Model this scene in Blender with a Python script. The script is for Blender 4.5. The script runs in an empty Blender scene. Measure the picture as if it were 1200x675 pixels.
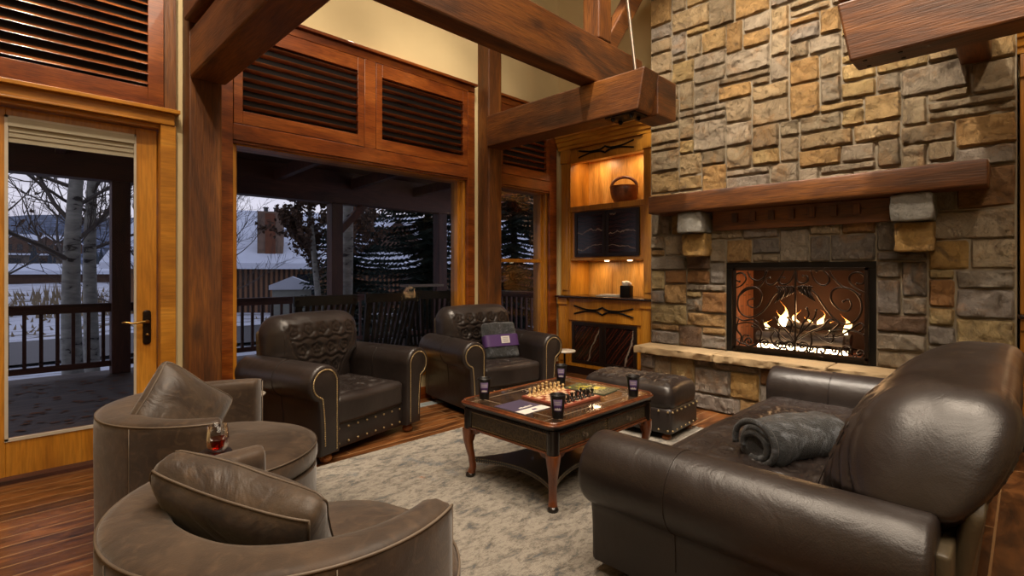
import bpy, math, random
import numpy as np
from mathutils import Vector, Matrix, noise
random.seed(7); np.random.seed(7)
SC = bpy.context.scene
COL = SC.collection
PI = math.pi

# ------------------------------------------------------------------ camera, exposure, world, lights
def srgb(h):
    h = h.lstrip('#'); o = []
    for i in (0, 2, 4):
        c = int(h[i:i+2], 16)/255
        o.append(c/12.92 if c <= .04045 else ((c+.055)/1.055)**2.4)
    return (*o, 1)

cam_d = bpy.data.cameras.new('camera'); cam = bpy.data.objects.new('camera', cam_d); COL.objects.link(cam)
cam.location = (0, 0, 1.38); cam.rotation_euler = (PI/2, 0, -PI/4)
cam_d.sensor_width = 36; cam_d.lens = 36*605/1200; cam_d.shift_y = -19.5/1200
cam_d.clip_start = .05; cam_d.clip_end = 1500
SC.camera = cam
SC.view_settings.view_transform = 'Standard'; SC.view_settings.look = 'None'
SC.view_settings.gamma = 1; SC.view_settings.use_curve_mapping = False
SC.view_settings.exposure = 0.0

class G:
    """small helper around a node tree"""
    def __init__(s, nt): s.nt = nt; nt.nodes.clear()
    def n(s, t, _a=None, **k):
        nd = s.nt.nodes.new(t)
        for a, v in (_a or {}).items(): setattr(nd, a, v)
        for i, v in k.items():
            key = i.replace('_', ' ')
            if i.startswith('i') and i[1:].isdigit(): sock = nd.inputs[int(i[1:])]
            else: sock = nd.inputs[key]
            if isinstance(v, bpy.types.NodeSocket): s.nt.links.new(v, sock)
            else: sock.default_value = v
        return nd
    def ramp(s, fac, stops, interp='LINEAR'):
        nd = s.n('ShaderNodeValToRGB', Fac=fac); cr = nd.color_ramp; cr.interpolation = interp
        while len(cr.elements) < len(stops): cr.elements.new(.5)
        for e, (p, c) in zip(cr.elements, stops):
            e.position = p; e.color = srgb(c) if isinstance(c, str) else (c, c, c, 1)
        return nd.outputs['Color']
    def mix(s, fac, a, b, mode='MIX'):
        nd = s.n('ShaderNodeMix', {'data_type': 'RGBA', 'blend_type': mode})
        for sock, v in ((nd.inputs[0], fac), (nd.inputs[6], a), (nd.inputs[7], b)):
            if isinstance(v, bpy.types.NodeSocket): s.nt.links.new(v, sock)
            elif isinstance(v, str): sock.default_value = srgb(v)
            else: sock.default_value = v
        return nd.outputs[2]
    def math(s, op, a, b=0.0):
        return s.n('ShaderNodeMath', {'operation': op}, i0=a, i1=b).outputs[0]

W = bpy.data.worlds.new('dusk'); SC.world = W; W.use_nodes = True
g = G(W.node_tree)
tc = g.n('ShaderNodeTexCoord').outputs['Generated']
sep = g.n('ShaderNodeSeparateXYZ', Vector=tc)
hz = g.ramp(sep.outputs['Z'], [(0, '#b9a9a8'), (.05, '#aaa4aa'), (.25, '#8b8d9e'), (1, '#626a7c')])
mp = g.n('ShaderNodeMapping', Vector=tc, Scale=(2, 2, 14))
cl = g.n('ShaderNodeTexNoise', Vector=mp.outputs[0], Scale=1.6, Detail=5)
cf = g.ramp(cl.outputs['Fac'], [(.42, 0.0), (.65, 1.0)])
sky = g.mix(cf, hz, '#8f8b96')
bg = g.n('ShaderNodeBackground', Color=sky, Strength=3.0)
g.n('ShaderNodeOutputWorld', Surface=bg.outputs[0])

def lamp(name, kind, loc, to, power, color, size=.2, angle=70, blend=.6):
    d = bpy.data.lights.new(name, kind); o = bpy.data.objects.new(name, d); COL.objects.link(o)
    o.location = loc; d.energy = power; d.color = color
    dr = Vector(to)-Vector(loc); o.rotation_euler = dr.to_track_quat('-Z', 'Y').to_euler()
    if kind == 'AREA': d.shape = 'SQUARE'; d.size = size
    if kind == 'SPOT': d.spot_size = math.radians(angle); d.spot_blend = blend; d.shadow_soft_size = size
    if kind == 'POINT': d.shadow_soft_size = size
    return o
WARM = (1, .83, .64); WARMER = (1, .68, .38)
# recessed ceiling spots, with added fill lights among them
lamp('ceiling_spot', 'SPOT', (3.3, 2.3, 5.7), (5.25, 2.2, 2.2), 800, (1, .87, .72), .08, 62)
lamp('ceiling_spot', 'SPOT', (3.3, .9, 5.7), (5.25, .8, 2.2), 800, (1, .87, .72), .08, 62)
lamp('ceiling_spot', 'SPOT', (2.6, 2.3, 5.8), (2.7, 2.4, 0), 420, WARM, .07, 66)
lamp('ceiling_spot', 'SPOT', (1.1, 1.9, 5.8), (1.0, 1.9, 0), 300, WARM, .09, 66)
lamp('ceiling_spot', 'SPOT', (2.9, .4, 5.8), (3.0, .6, 0), 300, WARM, .09, 66)
lamp('ceiling_spot', 'SPOT', (1.6, 3.1, 5.8), (2.1, 4.3, .4), 330, WARM, .08, 60)
lamp('ceiling_spot', 'SPOT', (3.2, 3.5, 5.8), (3.7, 4.2, .4), 330, WARM, .07, 60)
lamp('ceiling_spot', 'SPOT', (0.2, 3.2, 5.8), (.3, 4.4, 1.0), 300, WARM, .09, 66)
lamp('room_glow', 'AREA', (1.0, -.5, 5.6), (1.8, 1.6, 0), 300, WARM, 3.2)  # wide area fill added to lift the whole room, no fixture
lamp('ceiling_spot', 'SPOT', (3.6, -.9, 5.7), (5.5, -.7, 1.6), 300, WARM, .09, 60)  # spot added to brighten the right-hand cabinet
lamp('ceiling_spot', 'SPOT', (-.3, 2.2, 5.7), (-.2, 4.7, 3.0), 480, WARM, .09, 70)
lamp('ceiling_spot', 'SPOT', (1.9, 3.75, 5.9), (2.1, 4.6, 3.0), 150, WARM, .07, 60)
lamp('ceiling_spot', 'SPOT', (3.6, 3.75, 5.9), (3.6, 4.6, 3.0), 150, WARM, .07, 60)

# ------------------------------------------------------------------ object helpers
class MB:
    def __init__(s): s.v = []; s.f = []; s.c = []
    def add(s, vs, fs, col=None):
        o = len(s.v); s.v += [tuple(map(float, p)) for p in vs]; s.f += [[i+o for i in f] for f in fs]
        s.c += [col or (1, 1, 1, 1)]*len(vs)
        return s
    def box(s, x0, x1, y0, y1, z0, z1, M=None):
        vs = [(x, y, z) for z in (z0, z1) for y in (y0, y1) for x in (x0, x1)]
        if M is not None: vs = [M @ Vector(p) for p in vs]
        return s.add(vs, [(0, 2, 3, 1), (4, 5, 7, 6), (0, 1, 5, 4), (2, 6, 7, 3), (0, 4, 6, 2), (1, 3, 7, 5)])
    def beam(s, a, b, w, h, up=(0, 0, 1)):
        a = Vector(a); b = Vector(b); d = (b-a).normalized(); u = Vector(up)
        sd = d.cross(u).normalized(); u = sd.cross(d)
        vs = [p + sd*(i*w/2) + u*(j*h/2) for p in (a, b) for j in (-1, 1) for i in (-1, 1)]
        return s.add(vs, [(0, 2, 3, 1), (4, 5, 7, 6), (0, 1, 5, 4), (2, 6, 7, 3), (0, 4, 6, 2), (1, 3, 7, 5)])
    def sweep(s, secs, closed=True, caps=True, loop=False):
        n = len(secs[0]); vs = [p for q in secs for p in q]; fs = []
        m = len(secs)
        for i in range(m if loop else m-1):
            j2 = (i+1) % m
            for j in range(n if closed else n-1):
                k = (j+1) % n
                fs.append((i*n+j, i*n+k, j2*n+k, j2*n+j))
        if caps and not loop:
            fs.append(tuple(range(n-1, -1, -1))); fs.append(tuple((m-1)*n+j for j in range(n)))
        return s.add(vs, fs)
    def lathe(s, prof, c=(0, 0, 0), n=24, M=None):
        secs = []
        for i in range(n):
            a = 2*PI*i/n
            q = [Vector((c[0]+r*math.cos(a), c[1]+r*math.sin(a), c[2]+z)) for r, z in prof]
            if M is not None: q = [M @ p for p in q]
            secs.append(q)
        return s.sweep(secs, closed=False, caps=False, loop=True)
    def tube(s, pts, r, n=8, loop=False, flat=1.0):
        pts = [Vector(p) for p in pts]; m = len(pts); secs = []
        rr = r if isinstance(r, (list, tuple)) else [r]*m
        ref = None
        for i, p in enumerate(pts):
            t = (pts[(i+1) % m]-pts[i-1]) if (loop or 0 < i < m-1) else (pts[1]-pts[0] if i == 0 else pts[-1]-pts[-2])
            if t.length < 1e-9: t = Vector((0, 0, 1))
            t.normalize()
            if ref is None:
                ref = Vector((0, 0, 1)) if abs(t.z) < .9 else Vector((1, 0, 0))
                ref = (ref - t*ref.dot(t)).normalized()
            else:
                ref = ref - t*ref.dot(t)
                ref = ref.normalized() if ref.length > 1e-6 else t.orthogonal().normalized()
            b = t.cross(ref)
            secs.append([p + (ref*math.cos(2*PI*k/n) + b*math.sin(2*PI*k/n)*flat)*rr[i] for k in range(n)])
        return s.sweep(secs, caps=not loop, loop=loop)
    def sphere(s, c, r, n=8, m=5, sc=(1, 1, 1)):
        secs = []
        for i in range(n):
            a = 2*PI*i/n
            secs.append([(c[0]+r*sc[0]*math.sin(PI*j/m)*math.cos(a), c[1]+r*sc[1]*math.sin(PI*j/m)*math.sin(a), c[2]-r*sc[2]*math.cos(PI*j/m)) for j in range(m+1)])
        return s.sweep(secs, closed=False, caps=False, loop=True)
    def prism(s, poly, fa, fb):
        """poly: list of 2-D points; fa, fb map them onto the two end faces"""
        n = len(poly)
        return s.add([fa(*p) for p in poly]+[fb(*p) for p in poly],
                     [tuple(range(n-1, -1, -1)), tuple(range(n, 2*n))]+[(i, (i+1) % n, n+(i+1) % n, n+i) for i in range(n)])
    def rbox(s, c, size, r, cell=.03, warp=None, M=None):
        L = np.array(size, float); R = np.minimum(r, L/2*.999) if np.ndim(r) else np.full(3, min(r, L.min()/2*.999))
        def axis(l, rr):
            inner = max(1, int(round((l-2*rr)/cell))); k = max(3, int(rr/cell)+2)
            a = -l/2 + rr*(1-np.cos(np.linspace(0, PI/2, k)))
            b = np.linspace(-l/2+rr, l/2-rr, inner+1)
            e = -a[::-1]
            return np.unique(np.round(np.concatenate([a, b, e]), 6))
        ax = [axis(L[i], R[i]) for i in range(3)]
        key = {}; P = []; fs = []
        for d in range(3):
            u, w = [(1, 2), (2, 0), (0, 1)][d]
            for sg in (-1, 1):
                idx = []
                for a in ax[u]:
                    row = []
                    for b in ax[w]:
                        p = [0, 0, 0]; p[d] = sg*L[d]/2; p[u] = a; p[w] = b
                        kk = tuple(np.round(p, 5))
                        if kk not in key: key[kk] = len(P); P.append(p)
                        row.append(key[kk])
                    idx.append(row)
                for i in range(len(idx)-1):
                    for j in range(len(idx[0])-1):
                        q = (idx[i][j], idx[i+1][j], idx[i+1][j+1], idx[i][j+1])
                        fs.append(q if sg > 0 else q[::-1])
        P = np.array(P); q = np.clip(P, -(L/2-R), L/2-R); v = (P-q)/R
        nn = np.linalg.norm(v, axis=1, keepdims=True); N = v/nn
        P = q + N*R
        if warp is not None: P = warp(P, N)
        P = P + np.array(c)
        vs = [Vector(p) for p in P]
        if M is not None: vs = [M @ p for p in vs]
        return s.add(vs, fs)
    def build(s, name, mat, parent=None, smooth=False, bevel=0, kind=None, sub=0, colors=False, ang=None):
        me = bpy.data.meshes.new(name); me.from_pydata(s.v, [], s.f); me.validate(clean_customdata=False)
        if colors:
            at = me.color_attributes.new('Col', 'FLOAT_COLOR', 'POINT')
            at.data.foreach_set('color', np.array(s.c, dtype=np.float32).ravel())
        o = bpy.data.objects.new(name, me); COL.objects.link(o)
        if mat: me.materials.append(mat)
        if smooth:
            me.shade_smooth()
            if ang: me.set_sharp_from_angle(angle=math.radians(ang))
        if bevel:
            m = o.modifiers.new('bevel', 'BEVEL'); m.width = bevel; m.segments = 2; m.limit_method = 'ANGLE'; m.harden_normals = False
        if sub:
            m = o.modifiers.new('sub', 'SUBSURF'); m.levels = sub; m.render_levels = sub
        if parent: o.parent = parent
        if kind: o['kind'] = kind
        return o

def tag(o, label, cat, group=None, kind=None):
    o['label'] = label; o['category'] = cat
    if group: o['group'] = group
    if kind: o['kind'] = kind
    return o
def thing(name, label, cat, loc=(0, 0, 0), rz=0, group=None):
    o = bpy.data.objects.new(name, None); COL.objects.link(o); o.location = loc; o.rotation_euler = (0, 0, rz)
    o.empty_display_size = .1
    return tag(o, label, cat, group)
def struct(name, mb, mat, **k):
    return mb.build(name, mat, kind='structure', **k)
def dup(root, loc=None, rz=None, label=None, group=None):
    def cp(o, par):
        c = o.copy(); COL.objects.link(c); c.parent = par
        for ch in list(o.children): cp(ch, c)
        return c
    r = cp(root, None)
    if loc is not None: r.location = loc
    if rz is not None: r.rotation_euler = (0, 0, rz)
    if label: r['label'] = label
    if group: r['group'] = group
    return r
def relabel(o, label): o['label'] = label

# ------------------------------------------------------------------ materials
MATS = {}
def newmat(name):
    m = bpy.data.materials.new(name); m.use_nodes = True; MATS[name] = m
    return m, G(m.node_tree)
def out(g, bsdf): g.n('ShaderNodeOutputMaterial', Surface=bsdf)
def plain(name, col, rough=.5, metal=0, coat=0, var=.12, vs=9, bump=0.0, bs=60, spec=.5, trans=0, em=None, ems=0, sheen=0):
    m, g = newmat(name)
    tc = g.n('ShaderNodeTexCoord').outputs['Object']
    nz = g.n('ShaderNodeTexNoise', Vector=tc, Scale=vs, Detail=4)
    f = g.ramp(nz.outputs['Fac'], [(.3, 1-var), (.7, 1+0.0)])
    c = g.mix(1.0, srgb(col), f, 'MULTIPLY')
    k = dict(Base_Color=c, Roughness=rough, Metallic=metal)
    if bump:
        b = g.n('ShaderNodeTexNoise', Vector=tc, Scale=bs, Detail=3)
        k['Normal'] = g.n('ShaderNodeBump', Height=b.outputs['Fac'], Strength=bump, Distance=.01).outputs[0]
    p = g.n('ShaderNodeBsdfPrincipled', **k)
    p.inputs['Coat Weight'].default_value = coat; p.inputs['Specular IOR Level'].default_value = spec
    p.inputs['Transmission Weight'].default_value = trans; p.inputs['Sheen Weight'].default_value = sheen
    if em: p.inputs['Emission Color'].default_value = srgb(em); p.inputs['Emission Strength'].default_value = ems
    out(g, p.outputs[0]); return m
def wood(name, dark, mid, light, axis='X', s=3.0, rough=.42, knots=.0, grain=.35, bump=.12, coat=0.0):
    m, g = newmat(name)
    tc = g.n('ShaderNodeTexCoord').outputs['Object']
    rnd = g.n('ShaderNodeObjectInfo').outputs['Random']
    off = g.math('MULTIPLY', rnd, 7.3)
    cmb = g.n('ShaderNodeCombineXYZ', X=off, Y=off, Z=off)
    v = g.n('ShaderNodeVectorMath', {'operation': 'ADD'}, i0=tc, i1=cmb.outputs[0]).outputs[0]
    st = {'X': (.2, 1, 1), 'Y': (1, .2, 1), 'Z': (1, 1, .2)}[axis]
    v1 = g.n('ShaderNodeMapping', Vector=v, Scale=st).outputs[0]
    a = g.n('ShaderNodeTexNoise', Vector=v1, Scale=s, Detail=8, Roughness=.6, Distortion=1.0)
    c = g.ramp(a.outputs['Fac'], [(.28, dark), (.5, mid), (.72, light)])
    st2 = {'X': (.07, 1, 1), 'Y': (1, .07, 1), 'Z': (1, 1, .07)}[axis]
    v2 = g.n('ShaderNodeMapping', Vector=v, Scale=st2).outputs[0]
    b = g.n('ShaderNodeTexNoise', Vector=v2, Scale=s*28, Detail=3)
    gr = g.ramp(b.outputs['Fac'], [(.35, 1-grain), (.6, 1.0)])
    c = g.mix(1.0, c, gr, 'MULTIPLY')
    if knots:
        v3 = g.n('ShaderNodeMapping', Vector=v, Scale=tuple(.45 if q < 1 else 1 for q in st)).outputs[0]
        vo = g.n('ShaderNodeTexVoronoi', Vector=v3, Scale=s*.75)
        kf = g.ramp(vo.outputs['Distance'], [(.05, 1.0), (.16, 0.0)])
        c = g.mix(g.math('MULTIPLY', kf, knots), c, dark)
    nb = g.n('ShaderNodeBump', Height=b.outputs['Fac'], Strength=bump, Distance=.01).outputs[0]
    p = g.n('ShaderNodeBsdfPrincipled', Base_Color=c, Roughness=rough, Normal=nb)
    p.inputs['Coat Weight'].default_value = coat
    out(g, p.outputs[0]); return m
def leather(name, c1, c2, rough=.4, wr=.25, pore=.12, ws=3.0, spec=.5, mott=False, coat=.0):
    m, g = newmat(name)
    tc = g.n('ShaderNodeTexCoord').outputs['Object']
    a = g.n('ShaderNodeTexNoise', Vector=tc, Scale=4.5 if mott else 2.5, Detail=6, Distortion=1.0 if mott else .2)
    col = g.ramp(a.outputs['Fac'], [(.32, c1), (.68, c2)])
    if mott:
        a2 = g.n('ShaderNodeTexNoise', Vector=tc, Scale=13, Detail=5, Distortion=2.0)
        col = g.mix(g.ramp(a2.outputs['Fac'], [(.5, 0.0), (.78, .55)]), col, '#614c38')
    w = g.n('ShaderNodeTexNoise', Vector=tc, Scale=ws*2, Detail=3, Distortion=2.2)
    vo = g.n('ShaderNodeTexVoronoi', Vector=tc, Scale=210)
    b1 = g.n('ShaderNodeBump', Height=w.outputs['Fac'], Strength=wr, Distance=.03)
    b2 = g.n('ShaderNodeBump', Height=vo.outputs['Distance'], Strength=pore, Distance=.002, Normal=b1.outputs[0])
    rr = g.ramp(a.outputs['Fac'], [(.3, rough-.06), (.7, rough+.08)])
    p = g.n('ShaderNodeBsdfPrincipled', Base_Color=col, Roughness=rr, Normal=b2.outputs[0])
    p.inputs['Specular IOR Level'].default_value = spec; p.inputs['Coat Weight'].default_value = coat
    if mott: p.inputs['Sheen Weight'].default_value = .3; p.inputs['Sheen Roughness'].default_value = .5
    out(g, p.outputs[0]); return m

TIM = {a: wood('rustic_timber_'+a, '#2c1707', '#60350f', '#865119', a, 3.4, .5, .75, .4, .25) for a in 'XYZ'}
JAT = {a: wood('red_brown_trim_'+a, '#481b08', '#7a3b10', '#9e5820', a, 5, .33, 0, .38, .08, .25) for a in 'XYZ'}
LOU = wood('louvre_slat_wood', '#4a2413', '#7d4522', '#a06236', 'X', 6, .22, 0, .3, .06, .5)
GOLD = {a: wood('golden_alder_'+a, '#8a5516', '#b4761f', '#cd9236', a, 3.2, .38, .55, .25, .06, .2) for a in 'XYZ'}
NICHE = wood('pale_hickory_back', '#9a6526', '#d29a4a', '#e3b268', 'Z', 4.5, .4, 0, .3, .05)
DARKW = wood('deck_stained_wood', '#2a1610', '#4a261a', '#603524', 'X', 4, .6, .2, .35, .2)
DARKZ = wood('deck_stained_wood_z', '#2a1610', '#4a261a', '#603524', 'Z', 4, .6, .2, .35, .2)
TABLEW = wood('carved_mahogany', '#3c1b0c', '#6a361a', '#8c522a', 'Z', 7, .3, 0, .3, .05, .4)
PLAST = plain('cream_plaster', '#cdb98c', .85, var=.10, vs=1.6, bump=.12, bs=9)
BLACKM = plain('black_iron', '#16120f', .45, .6, var=.3)
IRON = plain('bronze_iron', '#2c2018', .42, .75, var=.3, vs=30)
BRASS = plain('aged_brass', '#b08a4a', .3, .95, var=.25, vs=30)
STEEL = plain('brushed_steel_rod', '#9a8d80', .35, .9)
LEA = leather('dark_brown_leather', '#201a18', '#2e2725', .37, .10, .15)
LEAQ = leather('quilted_leather', '#211b19', '#2f2826', .35, .08, .12)
SUE = leather('distressed_brown_leather', '#2c1f15', '#483625', .55, .18, .12, 2.0, .35, True)
SUEP = leather('pillow_brown_leather', '#2b1f17', '#473828', .46, .35, .12, 2.2, .4, True)
PIPE = plain('tan_stitching', '#7d6a55', .7, var=.2, vs=80)
NAIL = plain('antique_brass_nailhead', '#b09a72', .34, .7, var=.3, vs=40)
FEET = wood('turned_bun_foot', '#5a2a0e', '#8f5220', '#a8682e', 'X', 6, .3, 0, .3, .05, .4)
def glassmat(name, tint='#ffffff', rough=0.0, refl=1.0):
    m, g = newmat(name)
    fr = g.n('ShaderNodeFresnel', IOR=1.5)
    f = g.math('MULTIPLY', fr.outputs[0], refl)
    t = g.n('ShaderNodeBsdfTransparent', Color=srgb(tint))
    gl = g.n('ShaderNodeBsdfGlossy', Color=(1, 1, 1, 1), Roughness=rough)
    out(g, g.n('ShaderNodeMixShader', Fac=f, i1=t.outputs[0], i2=gl.outputs[0]).outputs[0]); return m
GLASS = glassmat('window_glass', '#eceef0', 0, .09)
TUMB = glassmat('drinking_glass', '#f2f2f2', 0, .5)
# ------------------------------------------------------------------ floor, rugs
m, g = newmat('plank_floor')
tc = g.n('ShaderNodeTexCoord').outputs['Object']
bk = g.n('ShaderNodeTexBrick', {'offset': .37, 'offset_frequency': 2}, Vector=tc, Scale=1.0, Mortar_Size=.0055, Mortar_Smooth=.1, Bias=0.0, Brick_Width=1.9, Row_Height=.125)
bk.inputs['Color1'].default_value = (0, 0, 0, 1); bk.inputs['Color2'].default_value = (1, 1, 1, 1); bk.inputs['Mortar'].default_value = (.5, .5, .5, 1)
off = g.n('ShaderNodeVectorMath', {'operation': 'MULTIPLY_ADD'}, i0=bk.outputs['Color'], i1=(3.1, 5.7, 1.0), i2=tc).outputs[0]
v1 = g.n('ShaderNodeMapping', Vector=off, Scale=(.9, 3.2, 1)).outputs[0]
a = g.n('ShaderNodeTexNoise', Vector=v1, Scale=2.8, Detail=8, Roughness=.6, Distortion=1.2)
c = g.ramp(a.outputs['Fac'], [(.3, '#2f190e'), (.5, '#6a4020'), (.7, '#996234')])
tint = g.ramp(bk.outputs['Color'], [(0, .42), (.5, .8), (1, 1.25)])
c = g.mix(1.0, c, tint, 'MULTIPLY')
c = g.mix(bk.outputs['Fac'], c, '#8f6c48')
bmp = g.n('ShaderNodeBump', Height=a.outputs['Fac'], Strength=.22, Distance=.01).outputs[0]
p = g.n('ShaderNodeBsdfPrincipled', Base_Color=c, Roughness=.3, Normal=bmp); out(g, p.outputs[0]); FLOORM = m

def rugmat(name, base1, base2, grey, accent, acc2, s=1.0):
    m, g = newmat(name)
    tc = g.n('ShaderNodeTexCoord').outputs['Object']
    st = g.n('ShaderNodeMapping', Vector=tc, Scale=(1.0, 1.8, 1), Rotation=(0, 0, .5)).outputs[0]
    a = g.n('ShaderNodeTexNoise', Vector=st, Scale=7*s, Detail=12, Roughness=.8, Distortion=.3)
    c = g.ramp(a.outputs['Fac'], [(.38, grey), (.46, base2), (.54, base1), (.64, base2)])
    b = g.n('ShaderNodeTexNoise', Vector=tc, Scale=1.5*s, Detail=8, Roughness=.7)
    c = g.mix(g.ramp(b.outputs['Fac'], [(.6, 0.0), (.68, .8)]), c, acc2)
    d = g.n('ShaderNodeTexNoise', Vector=st, Scale=16*s, Detail=10, Roughness=.85)
    c = g.mix(g.ramp(d.outputs['Fac'], [(.52, 0.0), (.60, .75)]), c, '#57514a')
    e = g.n('ShaderNodeMapping', Vector=tc, Location=(3.3, 1.2, 0)).outputs[0]
    e = g.n('ShaderNodeTexNoise', Vector=e, Scale=2.6*s, Detail=9, Roughness=.72)
    c = g.mix(g.ramp(e.outputs['Fac'], [(.66, 0.0), (.69, .9)]), c, accent)
    wv = g.n('ShaderNodeTexWave', {'bands_direction': 'X'}, Vector=tc, Scale=38, Distortion=.3)
    wv2 = g.n('ShaderNodeTexWave', {'bands_direction': 'Y'}, Vector=tc, Scale=38, Distortion=.3)
    h = g.math('ADD', wv.outputs['Fac'], wv2.outputs['Fac'])
    h = g.math('ADD', h, g.math('MULTIPLY', d.outputs['Fac'], 2.0))
    c = g.mix(.3, c, g.ramp(h, [(.9, .35), (1.9, 1.0)]), 'MULTIPLY')
    bm = g.n('ShaderNodeBump', Height=h, Strength=.35, Distance=.004).outputs[0]
    p = g.n('ShaderNodeBsdfPrincipled', Base_Color=c, Roughness=.95, Normal=bm); p.inputs['Specular IOR Level'].default_value = .15
    out(g, p.outputs[0]); return m
RUG = rugmat('distressed_rug', '#958f85', '#79736b', '#53575a', '#8c4a20', '#4f5a66')
RUG2 = rugmat('green_rug', '#8f9176', '#5f6a52', '#3e4c42', '#8a4428', '#54664a', 1.3)

struct('floor', MB().box(-2.2, 5.9, -3.6, 4.9, -.12, 0), FLOORM)
tag(MB().rbox((2.62, 2.2, .006), (3.5, 2.64, .012), .005, .4).build('area_rug', RUG), 'large distressed beige, grey and blue area rug under the coffee table', 'rug')
tag(MB().rbox((4.45, -1.05, .006), (1.2, 2.12, .012), .005, .4).build('area_rug', RUG2), 'green and cream rug behind the long sofa, at the right edge', 'rug')

# ------------------------------------------------------------------ walls
YN = 4.70; YC = 4.655
w = MB()
w.box(-2.2, -.20, YN, 4.95, 0, 6.2); w.box(-.20, .985, YN, 4.95, 2.50, 6.2); w.box(.985, 1.36, YN, 4.95, 0, 6.2)
w.box(1.36, 3.96, YN, 4.95, 2.50, 6.2); w.box(1.36, 3.96, YN, 4.95, 0, .40); w.box(3.96, 4.42, YN, 4.95, 0, 6.2)
w.box(4.42, 5.44, YN, 4.95, 2.50, 6.2); w.box(4.42, 5.44, YN, 4.95, 0, .40); w.box(5.44, 5.9, YN, 4.95, 0, 6.2)
w.box(1.26, 5.56, 4.65, YN, 0, .33)     # thicker knee wall under the windows
struct('wall_north', w, PLAST)
struct('wall_east', MB().box(5.64, 6.2, 3.02, 4.70, 3.30, 6.2).box(5.64, 6.2, 4.63, 4.70, 0, 3.30).box(6.15, 6.2, 3.02, 4.63, 0, 3.3)
       .box(5.9, 6.2, .06, 3.02, 0, 6.2).box(5.64, 6.2, -3.6, .06, 3.3, 6.2).box(6.15, 6.2, -1.66, .06, 0, 3.3).box(5.64, 6.2, -3.6, -1.66, 0, 3.3), PLAST)
struct('wall_south', MB().box(-2.2, 6.2, -3.8, -3.6, 0, 6.2), PLAST)
struct('wall_west', MB().box(-2.4, -2.2, -3.8, 4.95, 0, 6.2), PLAST)
struct('ceiling', MB().box(-2.4, 6.2, -3.8, 4.95, 6.2, 6.35), wood('ceiling_planks', '#7a4b25', '#a06c3b', '#b98650', 'X', 3, .5))
struct('baseboard_north', MB().box(1.26, 5.56, 4.625, 4.65, 0, .13).box(.985, 1.04, 4.675, 4.70, 0, .13), JAT['X'], bevel=.004)
struct('trim_1', MB().box(1.30, 5.50, 4.60, 4.84, .35, .395).box(1.30, 5.50, 4.63, 4.65, .26, .35), GOLD['X'], bevel=.005)   # window ledge

# windows and louvred transoms
def casing(mb, x0, x1, ox0, ox1, z1=3.59):
    mb.box(x0, ox0, YC, YN, .395, 3.51); mb.box(ox1, x1, YC, YN, .395, 3.51)
    mb.box(x0, x1, YC, YN, 3.49, 3.57); mb.box(x0-.02, x1+.02, YC-.035, YN, 3.57, 3.60)
    mb.box(ox0, ox1, YC, YN, 2.475, 2.61)
    mb.box(ox0, ox1, YC+.012, YN, 2.45, 2.475)
def window(n, x0, x1, ox0, ox1, mull=None, sash=False, wide=None):
    c = MB(); casing(c, x0, x1, ox0, ox1)
    if mull: c.box(mull[0], mull[1], YC, YN, 2.61, 3.49)
    root = struct('window_%d' % n, c, JAT['X'], bevel=.004)
    j = MB().box(ox0, ox0+.035, YN, 4.93, .395, 2.46).box(ox1-.035, ox1, YN, 4.93, .395, 2.46).box(ox0, ox1, YN, 4.93, 2.44, 2.50)
    j.box(ox0+.035, ox0+.06, 4.76, 4.86, .395, 2.44).box(ox1-.07, ox1-.035, 4.76, 4.86, .395, 2.44).box(ox0, ox1, 4.77, 4.86, .395, .45)
    if sash: j.box(ox0+.03, ox1-.03, 4.77, 4.85, 1.50, 1.545)
    j.build('window_jamb', GOLD['Z'], root, bevel=.003)
    MB().box(ox0+.05, ox1-.05, 4.815, 4.821, .43, 2.45).build('glass_pane', GLASS, root)
    return root
window(1, 1.297, 4.03, 1.39, 3.92, (2.588, 2.712))
window(2, 4.33, 5.54, 4.42, 5.39, None, True)
def shutter(label, x0, x1, z0, z1, ns, yf=YC-.005, st=.07, rail=.11, tilt=.62):
    t = thing('louvred_shutter', label, 'shutter', ((x0+x1)/2, yf+.045, z0), 0)
    w_ = (x1-x0)/2; h = z1-z0
    f = MB().box(-w_, -w_+st, -.04, 0, 0, h).box(w_-st, w_, -.04, 0, 0, h).box(-w_+st, w_-st, -.04, 0, 0, rail).box(-w_+st, w_-st, -.04, 0, h-rail*1.2, h)
    f.build('frame', JAT['X'], t, bevel=.003)
    MB().box(-w_+st, w_-st, -.004, 0, rail, h-rail*1.2).build('backing', plain('shutter_backing', '#0c0504', .8) if 'shutter_backing' not in MATS else MATS['shutter_backing'], t)  # added board, coloured near-black for the dark gaps behind the slats
    s = MB(); H = h-rail*2.2; sp = H/ns; hw_ = .42*sp
    for i in range(ns):
        zc = rail+sp*(i+.5)
        R = Matrix.Translation((0, -.024, zc)) @ Matrix.Rotation(-tilt, 4, 'X')
        prof = [(.031*math.cos(a), .0065*math.sin(a)) for a in np.linspace(0, 2*PI, 12, endpoint=False)]
        s.sweep([[R @ Vector((x, p, q)) for p, q in prof] for x in (-w_+st, w_-st)])
    s.build('slats', LOU, t, smooth=True, ang=50)
    return t
shutter('wide louvred shutter panel above the left half of the big window', 1.395, 2.584, 2.615, 3.487, 8, tilt=.30)
shutter('narrower louvred shutter panel above the right half of the big window', 2.716, 3.916, 2.615, 3.487, 8, tilt=.30)
shutter('louvred shutter panel above the narrow window, partly hidden by the timber beam', 4.426, 5.386, 2.615, 3.487, 8, tilt=.30)

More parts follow.
